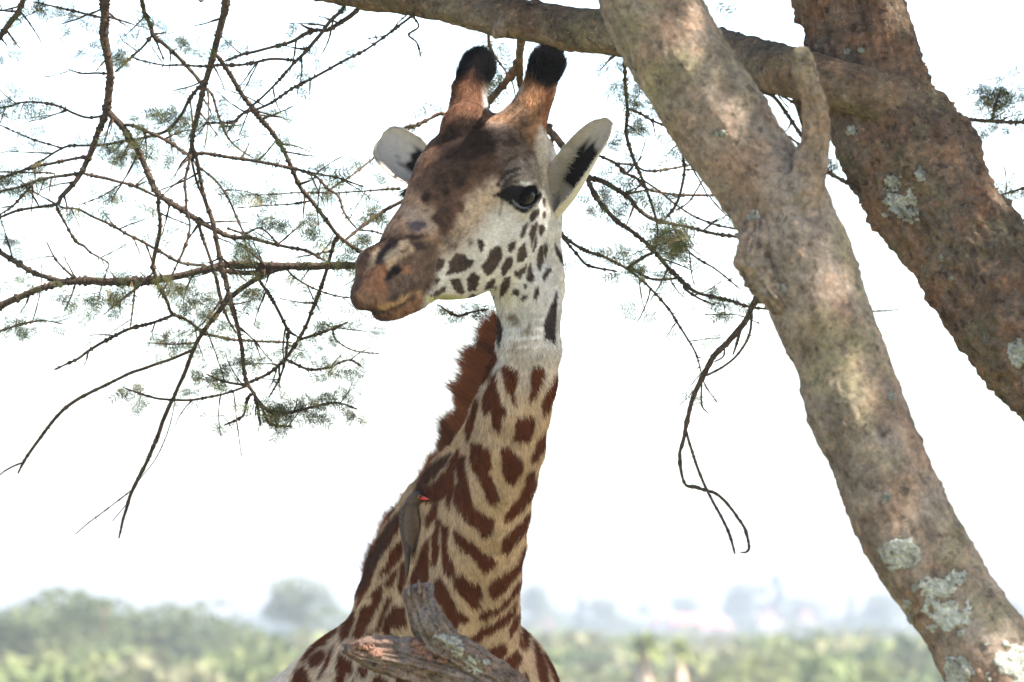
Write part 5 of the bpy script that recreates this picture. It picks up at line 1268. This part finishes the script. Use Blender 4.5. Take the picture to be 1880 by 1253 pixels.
_seeds = RNG.uniform([-1.2, 12.0, 0.3], [0.9, 15.0, 2.7], (900, 3))
def coat(p, jitter=1.0):
    "albedo of the coat at world points: traced patches mapped to the body, net pattern where the photograph does not look"
    p = np.asarray(p, float)
    px, py, d = proj(p)
    n = len(p)
    jx = vnoise(p * 150, 1) * 2.2 + vnoise(p * 420, 2) * 1.6
    jy = vnoise(p * np.array([260, 260, 60]), 3) * 4.5 + vnoise(p * 420, 4) * 2.0
    small = np.where(py < 600, 0.55, 1.0) * jitter
    q = np.column_stack([px + jx * small, py + jy * small])
    t = sstep(585, 770, py + 22 * vnoise(p * 30, 8) + 30 * vnoise(p * 9, 81))[:, None]
    col = np.array(WHITE) * (1 - t) + np.array(CREAM) * t
    lower = (sstep(1050, 1250, py) * sstep(860, 700, px))[:, None]
    col = col * (1 - 0.5 * lower) + np.array((0.56, 0.44, 0.33)) * 0.5 * lower
    for poly, c, soft in PAINT:
        m = soft * 1.6 + 2
        lo, hi = poly.min(0) - m, poly.max(0) + m
        k = np.flatnonzero((q[:, 0] > lo[0]) & (q[:, 0] < hi[0]) & (q[:, 1] > lo[1]) & (q[:, 1] < hi[1]))
        if not len(k): continue
        a = np.clip(0.5 - (sdpoly(q[k], poly) - (1.2 if c != SPOT else 2.4 if poly[:, 0].mean() > 770 or poly[:, 1].mean() < 900 else 0.9)) / (2 * soft), 0, 1)[:, None]
        col[k] = col[k] * (1 - a) + np.array(c) * a
    rest = np.flatnonzero(py > 1262)
    if len(rest):
        pp = p[rest] + 0.02 * np.column_stack([vnoise(p[rest] * 14, 20 + i) for i in range(3)])
        out = np.zeros(len(rest))
        for c0 in range(0, len(rest), 20000):
            dd = ((pp[c0:c0 + 20000, None, :] - _seeds[None]) ** 2).sum(2)
            two = np.sqrt(np.partition(dd, 1, axis=1)[:, :2])
            out[c0:c0 + 20000] = two[:, 1] - two[:, 0]
        a = sstep(0.018, 0.03, out)[:, None] * sstep(0.4, 0.7, p[rest][:, 2])[:, None]
        col[rest] = np.array((0.50, 0.38, 0.26)) * (1 - a) + np.array(SPOT) * a
    # short dark flecks across the forehead
    hd = np.flatnonzero((py < 345) & (py > 195) & (px > 800) & (px < 1000))
    if len(hd):
        s_, l_, u_ = hl(p[hd])
        w_ = vnoise(np.column_stack([s_ * 70, l_ * 150, u_ * 70]), 61)
        zone = np.exp(-((px[hd] - 935) / 42) ** 2 - ((py[hd] - 258) / 42) ** 2) + 0.45 * np.exp(-((px[hd] - 860) / 50) ** 2 - ((py[hd] - 310) / 40) ** 2)
        a = (sstep(0.08, 0.32, w_) * np.clip(zone * 1.3, 0, 1))[:, None]
        col[hd] = col[hd] * (1 - 0.75 * a) + np.array((0.035, 0.022, 0.017)) * 0.75 * a
    lum = col.mean(1)
    mott = np.where((py < 600) & (lum < 0.33), 1.0, 0.25)
    tone = 1 + 0.14 * vnoise(p * 22, 9) + 0.10 * vnoise(p * 90, 10) + mott * (0.34 * vnoise(p * 55, 62) + 0.36 * vnoise(p * 170, 63) + 0.2 * vnoise(p * 320, 64))
    s_, l_, u_ = hl(p)
    hm = (1 - sstep(500, 640, py))
    streak = hm * vnoise(np.column_stack([s_ * 75, l_ * 330, u_ * 330]), 71) + (1 - hm) * vnoise(np.column_stack([px / 2.3, d * 300, py / 13.0]), 72)
    tone = tone + 0.20 * streak
    return np.clip(col * tone[:, None], 0.003, 0.9)

GC = coat(GV)
# ---- ears (joined to the body mesh)
def ear(base, tip, opening, width, sd, roll=0.0, alph=(165, 125, 85, 50), patch=(0.14, 0.72), pw=0.5):
    base, tip = np.asarray(base), np.asarray(tip)
    ax = tip - base; L = np.linalg.norm(ax); ax = ax / L
    nz = opening - ax * (opening @ ax); nz /= np.linalg.norm(nz)
    sx = np.cross(ax, nz) * sd
    nt_, na = 46, 41
    t = np.linspace(0, 1, nt_)
    prof = np.interp(t, [0, 0.1, 0.25, 0.42, 0.6, 0.75, 0.87, 0.94, 0.98, 1.0], [0.42, 0.60, 0.88, 1.0, 0.97, 0.89, 0.76, 0.60, 0.40, 0.12]) * width
    prof = np.convolve(np.pad(prof, 2, 'edge'), np.ones(5) / 5, 'valid')
    alpha = np.radians(np.interp(t, [0, 0.25, 0.55, 1.0], alph))
    ph = np.linspace(-1, 1, na)
    v_in, v_out, uv = [], [], []
    for i in range(nt_):
        a = ph * alpha[i]
        R = prof[i] / np.sin(np.minimum(alpha[i], np.pi / 2))
        x = R * np.sin(a); z = R * (1 - np.cos(a)) - R * (1 - np.cos(alpha[i])) * 0.5
        bend = -0.10 * L * (2 * t[i] - 1) ** 2
        c = base + ax * L * t[i]
        row = c + sx * x[:, None] + nz * (z + bend)[:, None]
        th = 0.0045 * (1 - 0.7 * np.abs(ph) ** 3)
        nn = -sx * np.sin(a)[:, None] + nz * np.cos(a)[:, None]
        v_in.append(row); v_out.append(row - nn * th[:, None])
        uv.append(np.column_stack([np.full(na, t[i]), ph]))
    v = np.vstack(v_in + v_out); uv = np.vstack(uv)
    g = np.arange(nt_ * na).reshape(nt_, na); h = g + nt_ * na
    q1 = np.stack([g[:-1, :-1], g[:-1, 1:], g[1:, 1:], g[1:, :-1]], -1).reshape(-1, 4)
    q2 = np.stack([h[:-1, :-1], h[1:, :-1], h[1:, 1:], h[:-1, 1:]], -1).reshape(-1, 4)
    def strip(a, b): return np.stack([a[:-1], a[1:], b[1:], b[:-1]], -1)
    q3 = np.vstack([strip(g[:, 0], h[:, 0]), strip(h[:, -1], g[:, -1]), strip(h[-1], g[-1])])
    tt, pp = uv[:, 0], uv[:, 1]
    pin = np.array([0.44, 0.39, 0.345]); pout = np.array([0.62, 0.575, 0.50]); dk = np.array([0.012, 0.010, 0.010])
    nz_ = vnoise(np.column_stack([tt * 9, pp * 6, tt * 0 + sd]), 31)
    m = (sstep(patch[1] + 0.13, patch[1] - 0.10, tt + 0.10 * nz_) * sstep(patch[0], patch[0] + 0.1, tt) * sstep(pw + 0.2, pw - 0.15, np.abs(pp + 0.05 * nz_ + roll)))[:, None]  # dark inner patch: shade of the ear hollow painted into the colour
    m = np.clip(m * 1.3, 0, 1)
    ci = pin * (1 - m) + dk * m
    co = np.tile(pout, (len(tt), 1))
    n_in = np.tile(nz, (len(v_in) * na, 1))
    return v, np.vstack([q1, q2, q3]), np.vstack([ci, co]), uv, g
near_b, near_t = hw(*inv(1004, 388, 0.085)), hw(*inv(1108, 222, 0.225))
far_b, far_t = hw(*inv(802, 328, -0.105)), hw(*inv(686, 243, -0.265))
op_n = cam2w((-0.58, -0.12, 0.80)); op_f = cam2w((0.10, -0.10, 0.98))
EARS = [ear(near_b, near_t, op_n, 0.038, 1, -0.05, (140, 112, 92, 60), (0.24, 0.70), 0.42), ear(far_b, far_t, op_f, 0.049, -1, 0.1, (120, 85, 70, 45), (0.16, 0.52), 0.36)]
av, aq, ac = [GV], [GQ], [GC]
k = len(GV)
for v, q, c, uv, g in EARS:
    av.append(v); aq.append(q + k); ac.append(c); k += len(v)
giraffe = empty('giraffe', (C0[0], C0[1] + 0.7, 0))
tag(giraffe, 'tall patterned giraffe with dark tufted horns turning its white spotted face under the branches', 'giraffe')
gb = mobj('body', np.vstack(av), np.vstack(aq), M_SKIN, giraffe, np.vstack(ac))

# ---- eyes
for sd, (c, oa, fa, ua) in EYES.items():
    th = np.linspace(0, np.pi, 25)[1:-1]; phv = np.linspace(0, 2 * np.pi, 36, endpoint=False)
    T, F_ = np.meshgrid(th, phv, indexing='ij')
    v = c + EYE_R * (np.cos(T)[..., None] * oa + np.sin(T)[..., None] * (np.cos(F_)[..., None] * fa + np.sin(F_)[..., None] * ua))
    g = np.arange(T.size).reshape(T.shape)
    q = np.stack([g[:-1], np.roll(g, -1, 1)[:-1], np.roll(g, -1, 1)[1:], g[1:]], -1).reshape(-1, 4)
    v = v.reshape(-1, 3); kk = len(v)
    v = np.vstack([v, c + oa * EYE_R, c - oa * EYE_R])
    nn = np.arange(36); n2 = (nn + 1) % 36
    t1 = np.stack([np.full(36, kk), n2, nn], -1); t2 = np.stack([np.full(36, kk + 1), g[-1][nn], g[-1][n2]], -1)
    mobj('eye', v, [q, t1, t2], M_EYE, giraffe)

# ---- hair
def hair(name, roots, dirs, length, rad, cols, parent, mat, npts=4, bend=None, kind='stuff'):
    "strands from roots along dirs, bending towards bend"
    n = len(roots)
    t = np.linspace(0, 1, npts)[None, :, None]
    length = np.broadcast_to(np.asarray(length, float), (n,))
    p = roots[:, None, :] + dirs[:, None, :] * t * length[:, None, None]
    if bend is not None:
        p = p + bend[:, None, :] * (t ** 2) * length[:, None, None]
    p = p - np.array(parent_world(parent))
    cu = bpy.data.hair_curves.new(name)
    cu.add_curves([npts] * n)
    cu.position_data.foreach_set('vector', p.astype(np.float32).ravel())
    r = np.broadcast_to(np.asarray(rad, float), (n,))[:, None] * np.linspace(1, 0.25, npts)[None]
    ra = cu.attributes.get('radius') or cu.attributes.new('radius', 'FLOAT', 'POINT')
    ra.data.foreach_set('value', r.astype(np.float32).ravel())
    if cols is not None:
        at = cu.attributes.new('col', 'FLOAT_COLOR', 'CURVE')
        c = np.ones((n, 4), np.float32); c[:, :3] = cols
        at.data.foreach_set('color', c.ravel())
    cu.materials.append(mat)
    o = link(bpy.data.objects.new(name, cu), parent)
    if kind: o['kind'] = kind
    return o

def unit(v): return v / (np.linalg.norm(v, axis=-1, keepdims=True) + 1e-12)
tri = np.vstack([GQ[:, [0, 1, 2]], GQ[:, [0, 2, 3]]])
cen = GV[tri].mean(1)
tx, ty, td = proj(cen)
area = np.linalg.norm(np.cross(GV[tri[:, 1]] - GV[tri[:, 0]], GV[tri[:, 2]] - GV[tri[:, 0]]), axis=1) / 2
hs, hll, hu = hl(cen)
headw = np.where(ty < 600, 1.35, 1.0)
wgt = area * headw * (ty < 1300) * (td < 12.75)
N_FUR = 430000
pick = RNG.choice(len(tri), N_FUR, p=wgt / wgt.sum())
b1, b2 = RNG.random(N_FUR), RNG.random(N_FUR)
sw = b1 + b2 > 1; b1[sw], b2[sw] = 1 - b1[sw], 1 - b2[sw]
w0 = (1 - b1 - b2)[:, None]
fr = GV[tri[pick, 0]] * w0 + GV[tri[pick, 1]] * b1[:, None] + GV[tri[pick, 2]] * b2[:, None]
fn = unit(GN[tri[pick, 0]] * w0 + GN[tri[pick, 1]] * b1[:, None] + GN[tri[pick, 2]] * b2[:, None])
fx, fy, fd = proj(fr)
s_, l_, u_ = hl(fr)
onhead = (fy < 560) & ~((fx > 920) & (fy > 545))
hb_ = (1 - sstep(500, 620, fy + np.clip(fx - 900, 0, 100) * 0.8))[:, None]
flow = hb_ * (-AX_A * 0.7 - AX_U * 0.5) + (1 - hb_) * np.array([0.10, 0.25, -1.0])
tipm = ((fy < 150) & (fx > 820)); oss = (fy < 215) & (fx > 805) & (fx < 1045)
ob = (sstep(250, 195, fy) * ((fx > 800) & (fx < 1045)))[:, None]
flow = flow * (1 - ob) + (AX_U * 0.6 - AX_A * 0.5) * ob
muz = onhead & (fx < 790) & (fy > 480)
flow[muz] = np.array([0.1, -0.1, -1.0])
flow = flow + 0.35 * np.column_stack([vnoise(fr * 18, 40 + i) for i in range(3)])
tang = unit(flow - fn * np.sum(flow * fn, 1)[:, None])
ln = 0.0055 + 0.0065 * sstep(520, 680, fy)
ln = ln * (1 - ob[:, 0]) + 0.009 * ob[:, 0]; ln = np.where(tipm, 0.022, ln); ln = np.where(muz, 0.005, ln)
ln = ln * RNG.uniform(0.6, 1.3, N_FUR)
eyec = EYES[1][0]
nearbl = np.linalg.norm(fr - eyec, axis=1) < 0.034
ln[nearbl] *= 0.35
dirs = unit(tang + fn * np.where(onhead, 0.30, 0.26)[:, None] + RNG.normal(0, 0.12, (N_FUR, 3)))
fc = coat(fr) * RNG.uniform(0.60, 1.40, N_FUR)[:, None]
hair('fur', fr - fn * 0.0005, dirs, ln, np.where(onhead, 0.00034, 0.00042), np.clip(fc, 0, 0.95), giraffe, M_FUR, 3, bend=-fn * 0.10)
# black tufts on the horns
for (bs, md, tp) in (OSN, OSF):
    b, m_, e = hw(*bs), hw(*md), hw(*tp)
    axd = (e - m_) / np.linalg.norm(e - m_)
    n = 5200
    rd = unit(RNG.normal(0, 1, (n, 3)))
    h = RNG.uniform(-0.03, 0.012, n)
    rr = unit(rd - axd * (rd @ axd)[:, None])
    root = e + axd * h[:, None] + rr * 0.031 * np.sqrt(np.clip(1 - np.maximum(h, 0) / 0.034, 0.02, 1))[:, None]
    top = RNG.random(n) < 0.35
    root[top] = e + axd * 0.026 + rr[top] * 0.024 * np.sqrt(RNG.random(top.sum()))[:, None]
    dd = unit(axd + rr * 0.28 + RNG.normal(0, 0.16, (n, 3)) + np.where(top, 0.5, 0.0)[:, None] * axd)
    hair('horn_tuft', root, dd, RNG.uniform(0.012, 0.024, n), 0.00035, np.full((n, 3), 0.007) * RNG.uniform(0.5, 2.0, n)[:, None], giraffe, M_FUR, 4, bend=-rr * 0.15)
# ear fringe
v, q, c, uv, g = EARS[0]
def ear_rows(E, cols, lo, hi, n, length, dirv, colr, spread=0.25):
    v, q, c, uv, g = E
    ti = RNG.uniform(lo, hi, n) * (g.shape[0] - 1); ci = np.clip(np.asarray(cols)[RNG.integers(0, len(cols), n)], 0, g.shape[1] - 1)
    a = v[g[np.floor(ti).astype(int), ci]]; b = v[g[np.minimum(np.floor(ti).astype(int) + 1, g.shape[0] - 1), ci]]
    rt = a + (b - a) * (ti % 1)[:, None]
    dd = unit(np.asarray(dirv) + RNG.normal(0, spread, (n, 3)))
    return hair('ear_hair', rt, dd, RNG.uniform(0.5, 1.1, n) * length, 0.0004, np.asarray(colr) * RNG.uniform(0.75, 1.2, n)[:, None], giraffe, M_FUR, 4)
ear_rows(EARS[0], range(0, 9), 0.15, 0.55, 2600, 0.028, cam2w((0.8, 0.15, 0.35)), (0.66, 0.60, 0.52))
ear_rows(EARS[0], [0, 1, 39, 40], 0.05, 0.98, 1000, 0.006, cam2w((0.0, 0.5, 0.5)), (0.54, 0.50, 0.45), 0.5)
ear_rows(EARS[1], [0, 1, 39, 40], 0.05, 0.98, 900, 0.005, cam2w((-0.2, 0.3, 0.5)), (0.46, 0.42, 0.38), 0.5)
# lashes
for sd, (c, oa, fa, ua) in EYES.items():
    n = 420
    a = RNG.uniform(-1.25, 1.0, n)
    rt = c + oa * 0.026 * np.cos(a * 0.6)[:, None] - fa * (0.031 * -np.sin(a))[:, None] * -1 + ua * (0.017 * np.cos(a))[:, None]
    dd = unit(oa * 0.9 - ua * 0.15 + fa * (np.sin(a) * 0.7)[:, None] + RNG.normal(0, 0.12, (n, 3)))
    hair('eyelash', rt, dd, RNG.uniform(0.014, 0.026, n) * (1.0 if sd > 0 else 1.5), 0.0004, None, giraffe, M_BLACK, 5, bend=np.tile(-ua * 0.25, (n, 1)))
n = 160
fe = P(RNG.uniform(746, 756, n), RNG.uniform(345, 357, n), float(proj(EYES[-1][0])[2]) - 0.01 + RNG.normal(0, 0.006, n))
hair('eyelash', fe, unit(cam2w((-0.85, -0.55, 0.15)) + RNG.normal(0, 0.10, (n, 3))), RNG.uniform(0.010, 0.022, n), 0.0005, None, giraffe, M_BLACK, 4)
# whiskers
n = 260
wx = RNG.uniform(690, 765, n); wy = np.interp(wx, [690, 725, 765], [572, 581, 560])
rt = np.array([hw(*inv(x, y - 3, l)) for x, y, l in zip(wx, wy, RNG.uniform(-0.01, 0.03, n))])
hair('whisker', rt, unit(cam2w((-0.1, -1, 0.2)) + RNG.normal(0, 0.3, (n, 3))), 0.006 + 0.022 * RNG.random(n) ** 2, 0.0003, None, giraffe, M_BLACK, 4)
# mane
MROOT = np.array([(919, 600), (916, 632), (904, 660), (890, 698), (875, 732), (861, 775), (846, 807), (818, 842), (790, 866), (768, 905), (738, 938), (708, 975), (686, 1018), (668, 1062)], float)
MOUT = np.array([(908, 592), (884, 622), (872, 648), (852, 683), (839, 720), (843, 757), (820, 788), (806, 836), (787, 858), (764, 902), (734, 936), (703, 972), (684, 1016), (666, 1060)], float)
mt = np.concatenate([[0], np.cumsum(np.linalg.norm(np.diff(MROOT, axis=0), axis=1))])
n = 34000
tt = RNG.uniform(0, mt[-1], n) ** 1.0
dens = RNG.random(n) < np.where(tt < mt[7], 1.0, 0.35)
tt = tt[dens]; n = len(tt)
rx, ry = np.interp(tt, mt, MROOT[:, 0]) + 5, np.interp(tt, mt, MROOT[:, 1])
ox, oy = np.interp(tt, mt, MOUT[:, 0]), np.interp(tt, mt, MOUT[:, 1])
rd_ = np.interp(ry, [a[1] for a in NAPE], [a[3] for a in NAPE]) + 0.03
lat = RNG.normal(0, 0.010, n)
root = P(rx, ry, rd_ + lat)
outp = P(ox, oy, rd_ + lat * 1.8 + 0.015)
sc_ = 1 + 0.10 * np.sin(tt / 11.0) + 0.08 * vnoise(np.column_stack([tt / 6, tt * 0, tt * 0]), 3)
vec = (outp - root)
cl = vnoise(np.column_stack([tt / 5, lat * 60, tt * 0]), 6)
vec = vec * (sc_ * np.where(RNG.random(n) < 0.07, RNG.uniform(1.1, 1.5, n), RNG.triangular(0.3, 0.95, 1.15, n)))[:, None] + RNG.normal(0, 0.0055, (n, 3)) + np.array([0.0, 0.0, 1.0]) * (cl * 0.008 + 0.012)[:, None]
ml = np.linalg.norm(vec, axis=1)
mc = np.array((0.27, 0.090, 0.036)) * RNG.uniform(0.55, 1.35, n)[:, None]
dk = sstep(0.1, 0.6, vnoise(np.column_stack([tt / 26, tt * 0, tt * 0]), 12))[:, None]
mc = mc * (1 - 0.6 * dk) + np.array((0.04, 0.02, 0.014)) * 0.6 * dk
hair('mane', root, vec / ml[:, None], ml, 0.00045, mc, giraffe, M_FUR, 5, bend=np.tile(np.array([-0.05, 0.1, 0.12]), (n, 1)))
BVH_G = BVHTree.FromPolygons([Vector(x) for x in GV.tolist()], GQ.tolist())
def hit(bvh, px, py):
    o = Vector(CAM.tolist()); dr = Vector((P(px, py, 1.0) - CAM).tolist()).normalized()
    loc, nor, i, dist = bvh.ray_cast(o, dr)
    return (np.array(loc), np.array(nor)) if loc is not None else (None, None)

# ================================================================== oxpecker on the neck
def bird():
    _, _ = 0, 0
    loc, nor = hit(BVH_G, 760, 965)
    d0 = float(proj(loc)[2]) - 0.018
    root = empty('oxpecker_bird', loc)
    tag(root, 'small brown bird with red beak clinging to the giraffe neck', 'bird')
    S = M2PX(d0)
    def dn(x, y, off):
        out = []
        for a, b in zip(np.atleast_1d(x), np.atleast_1d(y)):
            l_, n_ = hit(BVH_G, a, b)
            out.append((float(proj(l_)[2]) if l_ is not None else d0 + 0.03))
        return np.minimum(np.array(out), d0 + 0.02) - off
    M_BB = attr_mat('bird_plumage', 0.75, 0.15, 0, 0.15, 120)
    M_BEAK = simple_mat('bird_beak', (0.55, 0.03, 0.015), 0.4, 0.4, 0.1)
    M_WING = simple_mat('bird_wing', (0.085, 0.062, 0.050), 0.7, 0.1, 0.3, 160)
    # spine from crown to rump: px, py, radius px
    sp_ = np.array([(776, 914, 3), (772, 913, 9), (765, 915, 12.5), (757, 923, 13.5), (754, 937, 16), (754, 955, 18), (753, 975, 17.5), (751, 995, 14.5), (749, 1012, 9), (748, 1024, 4)], float)
    cc = catmull(np.column_stack([P(sp_[:, 0], sp_[:, 1], dn(sp_[:, 0], sp_[:, 1], 0.012 + 0.5 * sp_[:, 2] / S)), sp_[:, 2] / S]), 60)
    v, f = tube(cc[:, :3], cc[:, 3], 28)
    x, y, _d = proj(v)
    belly = sstep(758, 774, x - 0.15 * (y - 960))[:, None] * sstep(925, 945, y)[:, None]
    col = np.array((0.12, 0.082, 0.058)) * (1 - belly) + np.array((0.34, 0.23, 0.13)) * belly
    col = col * (1 - 0.3 * sstep(925, 912, y)[:, None])
    mobj('body', v, f, M_BB, root, col * (1 + 0.15 * vnoise(v * 300, 2))[:, None])
    # folded wing
    w = np.array([(748, 925, 4), (744, 940, 10), (745, 965, 12), (747, 990, 10), (747, 1010, 6), (748, 1030, 2)], float)
    wc = catmull(np.column_stack([P(w[:, 0], w[:, 1], dn(w[:, 0] + 6, w[:, 1], 0.032)), w[:, 2] / S]), 40)
    v, f = tube(wc[:, :3], wc[:, 3], 18); cw = np.repeat(wc[:, 1], 18)
    m = len(cw); v[:m, 1] = cw + (v[:m, 1] - cw) * 0.45
    mobj('wing', v, f, M_WING, root)
    w = np.array([(762, 930, 4), (764, 945, 8), (763, 970, 9), (758, 995, 7), (752, 1020, 2)], float)
    wc = catmull(np.column_stack([P(w[:, 0], w[:, 1], dn(w[:, 0] - 6, w[:, 1], 0.028)), w[:, 2] / S]), 40)
    v, f = tube(wc[:, :3], wc[:, 3], 18); cw = np.repeat(wc[:, 1], 18); v[:len(cw), 1] = cw + (v[:len(cw), 1] - cw) * 0.45
    mobj('wing', v, f, M_WING, root)
    t = np.array([(749, 1005, 6), (748, 1030, 5), (747, 1050, 3.5), (746, 1061, 1.2)], float)
    tc = catmull(np.column_stack([P(t[:, 0], t[:, 1], dn(t[:, 0], t[:, 1], 0.018)), t[:, 2] / S]), 20)
    v, f = tube(tc[:, :3], tc[:, 3], 10); mobj('tail', v, f, M_WING, root)
    bk = np.array([(774, 914, 4.2), (780, 915.5, 3.4), (788, 917, 0.8)], float)
    bc = catmull(np.column_stack([P(bk[:, 0], bk[:, 1], dn(bk[:, 0], bk[:, 1], 0.016)), bk[:, 2] / S]), 10)
    v, f = tube(bc[:, :3], bc[:, 3], 12); mobj('beak', v, f, M_BEAK, root)
    ec = P(771, 912.5, float(dn(771, 912.5, 0.030)[0]))
    for nm, r, mt_, off in (('eye_ring', 0.0034, simple_mat('eye_ring', (0.6, 0.16, 0.02), 0.5), 0.0), ('eye', 0.0022, M_EYE, 0.0022)):
        v, f = tube(ec + np.outer(np.linspace(-1, 1, 7), np.array([0, r, 0])) - [0, off, 0], r * np.sqrt(np.clip(1 - np.linspace(-0.99, 0.99, 7) ** 2, 0.02, 1)), 12)
        mobj(nm, v, f, mt_, root)
    for dx in (0, 5):
        lc = P(np.array([766 + dx, 772 + dx, 778.]), np.array([975, 980, 985.]), np.array([d0, d0 + 0.008, d0 + 0.02]))
        v, f = tube(lc, np.array([0.003, 0.002, 0.002]), 8); mobj('leg', v, f, M_WING, root)
bird()

# ================================================================== broken dead tree in front of the chest
dead_d = 10.15
dead = empty('dead_tree', (float(P(1000, 1300, dead_d)[0]), dead_d, 0))
tag(dead, 'broken grey dead tree with jagged snag and pale lichen in front of the giraffe chest', 'dead tree')
def crack(amp, seed):
    def f(v, nrm, u, ang, r):
        g1 = vnoise(np.column_stack([u * 5, np.cos(ang) * 5, np.sin(ang) * 5]), seed)
        g2 = vnoise(np.column_stack([u * 11, np.cos(ang) * 12, np.sin(ang) * 12]), seed + 1)
        return amp * (g1 * 1.6 + g2 + 0.7 * fbm(v * 70, 3, seed + 2) - 1.6 * np.clip(0.16 - np.abs(g2), 0, 1) * 4)
    return f
def limb_px(name, rows, seed, amp=0.004, seg=64, n=120, mat=None):
    r = np.array(rows, float)
    c = catmull(np.column_stack([P(r[:, 0], r[:, 1], r[:, 3]), r[:, 2] / M2PX(r[:, 3])]), n)
    v, f = tube(c[:, :3], c[:, 3], seg, crack(amp, seed))
    return v, f, mobj(name, v, f, mat or M_DEAD, dead)
vd, fd_, broken = limb_px('broken_limb', [(634, 1191, 4, 10.0), (648, 1194, 12, 10.02), (690, 1199, 27, 10.05), (740, 1208, 36, 10.1), (800, 1222, 44, 10.14), (860, 1246, 50, 10.16), (930, 1290, 54, 10.18), (1000, 1350, 60, 10.2), (1040, 1480, 66, 10.2)], 5, 0.0065, 96, 220)
vs_, fs_, snag = limb_px('snag', [(763, 1078, 21, 10.1), (766, 1088, 25, 10.1), (773, 1112, 25, 10.1), (782, 1135, 28, 10.1), (795, 1160, 30, 10.11), (806, 1185, 30, 10.13), (815, 1215, 26, 10.15)], 15, 0.0055, 80, 170)
vs_2, fs_2, side_limb = limb_px('side_limb', [(790, 1168, 20, 10.11), (815, 1180, 25, 10.11), (850, 1198, 27, 10.12), (890, 1224, 28, 10.14), (930, 1256, 30, 10.15), (975, 1310, 34, 10.18)], 35, 0.006, 72, 130)
for px, w, h in ((742, 2.5, 1080), (749, 3.5, 1068), (757, 2, 1075), (768, 4, 1064), (777, 2.5, 1073), (787, 2.5, 1081)):
    cpt = P(np.array([px, px + 1, px + 2.]), np.array([h, h + 10, h + 26.]), np.full(3, 10.068))
    v, f = tube(catmull(np.column_stack([cpt, np.array([0.25, 0.8, 1.0]) * w / M2PX(10.1)]), 12)[:, :3], np.linspace(0.3, 1, 12) * w / M2PX(10.1), 12, crack(0.001, px)); mobj('splinter', v, f, M_DEAD, dead)
stem = catmull(np.vstack([P(1036, 1470, 10.2), P(1046, 1700, 10.2), [float(P(1050, 1700, 10.2)[0]) + 0.05, 10.2, 0.8], [float(P(1060, 1700, 10.2)[0]), 10.25, -0.1]]), 60)
v, f = tube(stem, np.linspace(0.065, 0.11, 60), 48, crack(0.006, 25)); mobj('trunk', v, f, M_DEAD, dead)
M_FLAKE = simple_mat('torn_bark', (0.21, 0.115, 0.078), 0.9, 0.1, 0.45, 90, 0.004)
for k, (px, py, w, h, a) in enumerate([(772, 1192, 13, 6, 0.3), (784, 1202, 12, 5, 0.6), (800, 1195, 14, 5, 0.5), (765, 1178, 12, 5, -0.2), (670, 1186, 16, 4, 0.2), (690, 1200, 14, 3, 0.4), (812, 1208, 12, 5, 0.7), (790, 1178, 10, 4, 0.9)]):
    lichen(vd, fd_, px, py, w, h * 1.6, broken, 80 + k, 1.1, 0.006, 'bark_flake', M_FLAKE)
for k, (px, py, rx, ry, th) in enumerate([(812, 1166, 18, 9, 0.6), (832, 1180, 18, 12, 0.7), (842, 1196, 12, 12, 0.7), (866, 1218, 14, 14, 0.9), (878, 1232, 10, 8, 0.8), (893, 1216, 7, 6, 0.6)]):
    lichen(vs_2, fs_2, px, py, rx, ry, side_limb, 60 + k, th + 0.2, 0.0025)

# ================================================================== air
hz = bpy.data.materials.new('haze_air'); hz.use_nodes = True
hn = hz.node_tree
for nd in list(hn.nodes):
    if nd.type == 'BSDF_PRINCIPLED': hn.nodes.remove(nd)
pv = hn.nodes.new('ShaderNodeVolumePrincipled')
pv.inputs['Color'].default_value = (0.93, 0.935, 0.945, 1)
pv.inputs['Density'].default_value = 0.00082
pv.inputs['Anisotropy'].default_value = 0.50
hn.links.new(pv.outputs[0], hn.nodes['Material Output'].inputs['Volume'])
v, f = box((0, 560, 10.5), (700, 1400, 24))
hb = mobj('haze', v, f, hz, None, None, False); tag(hb, 'pale daylight haze over the far slope', 'haze', kind='stuff')
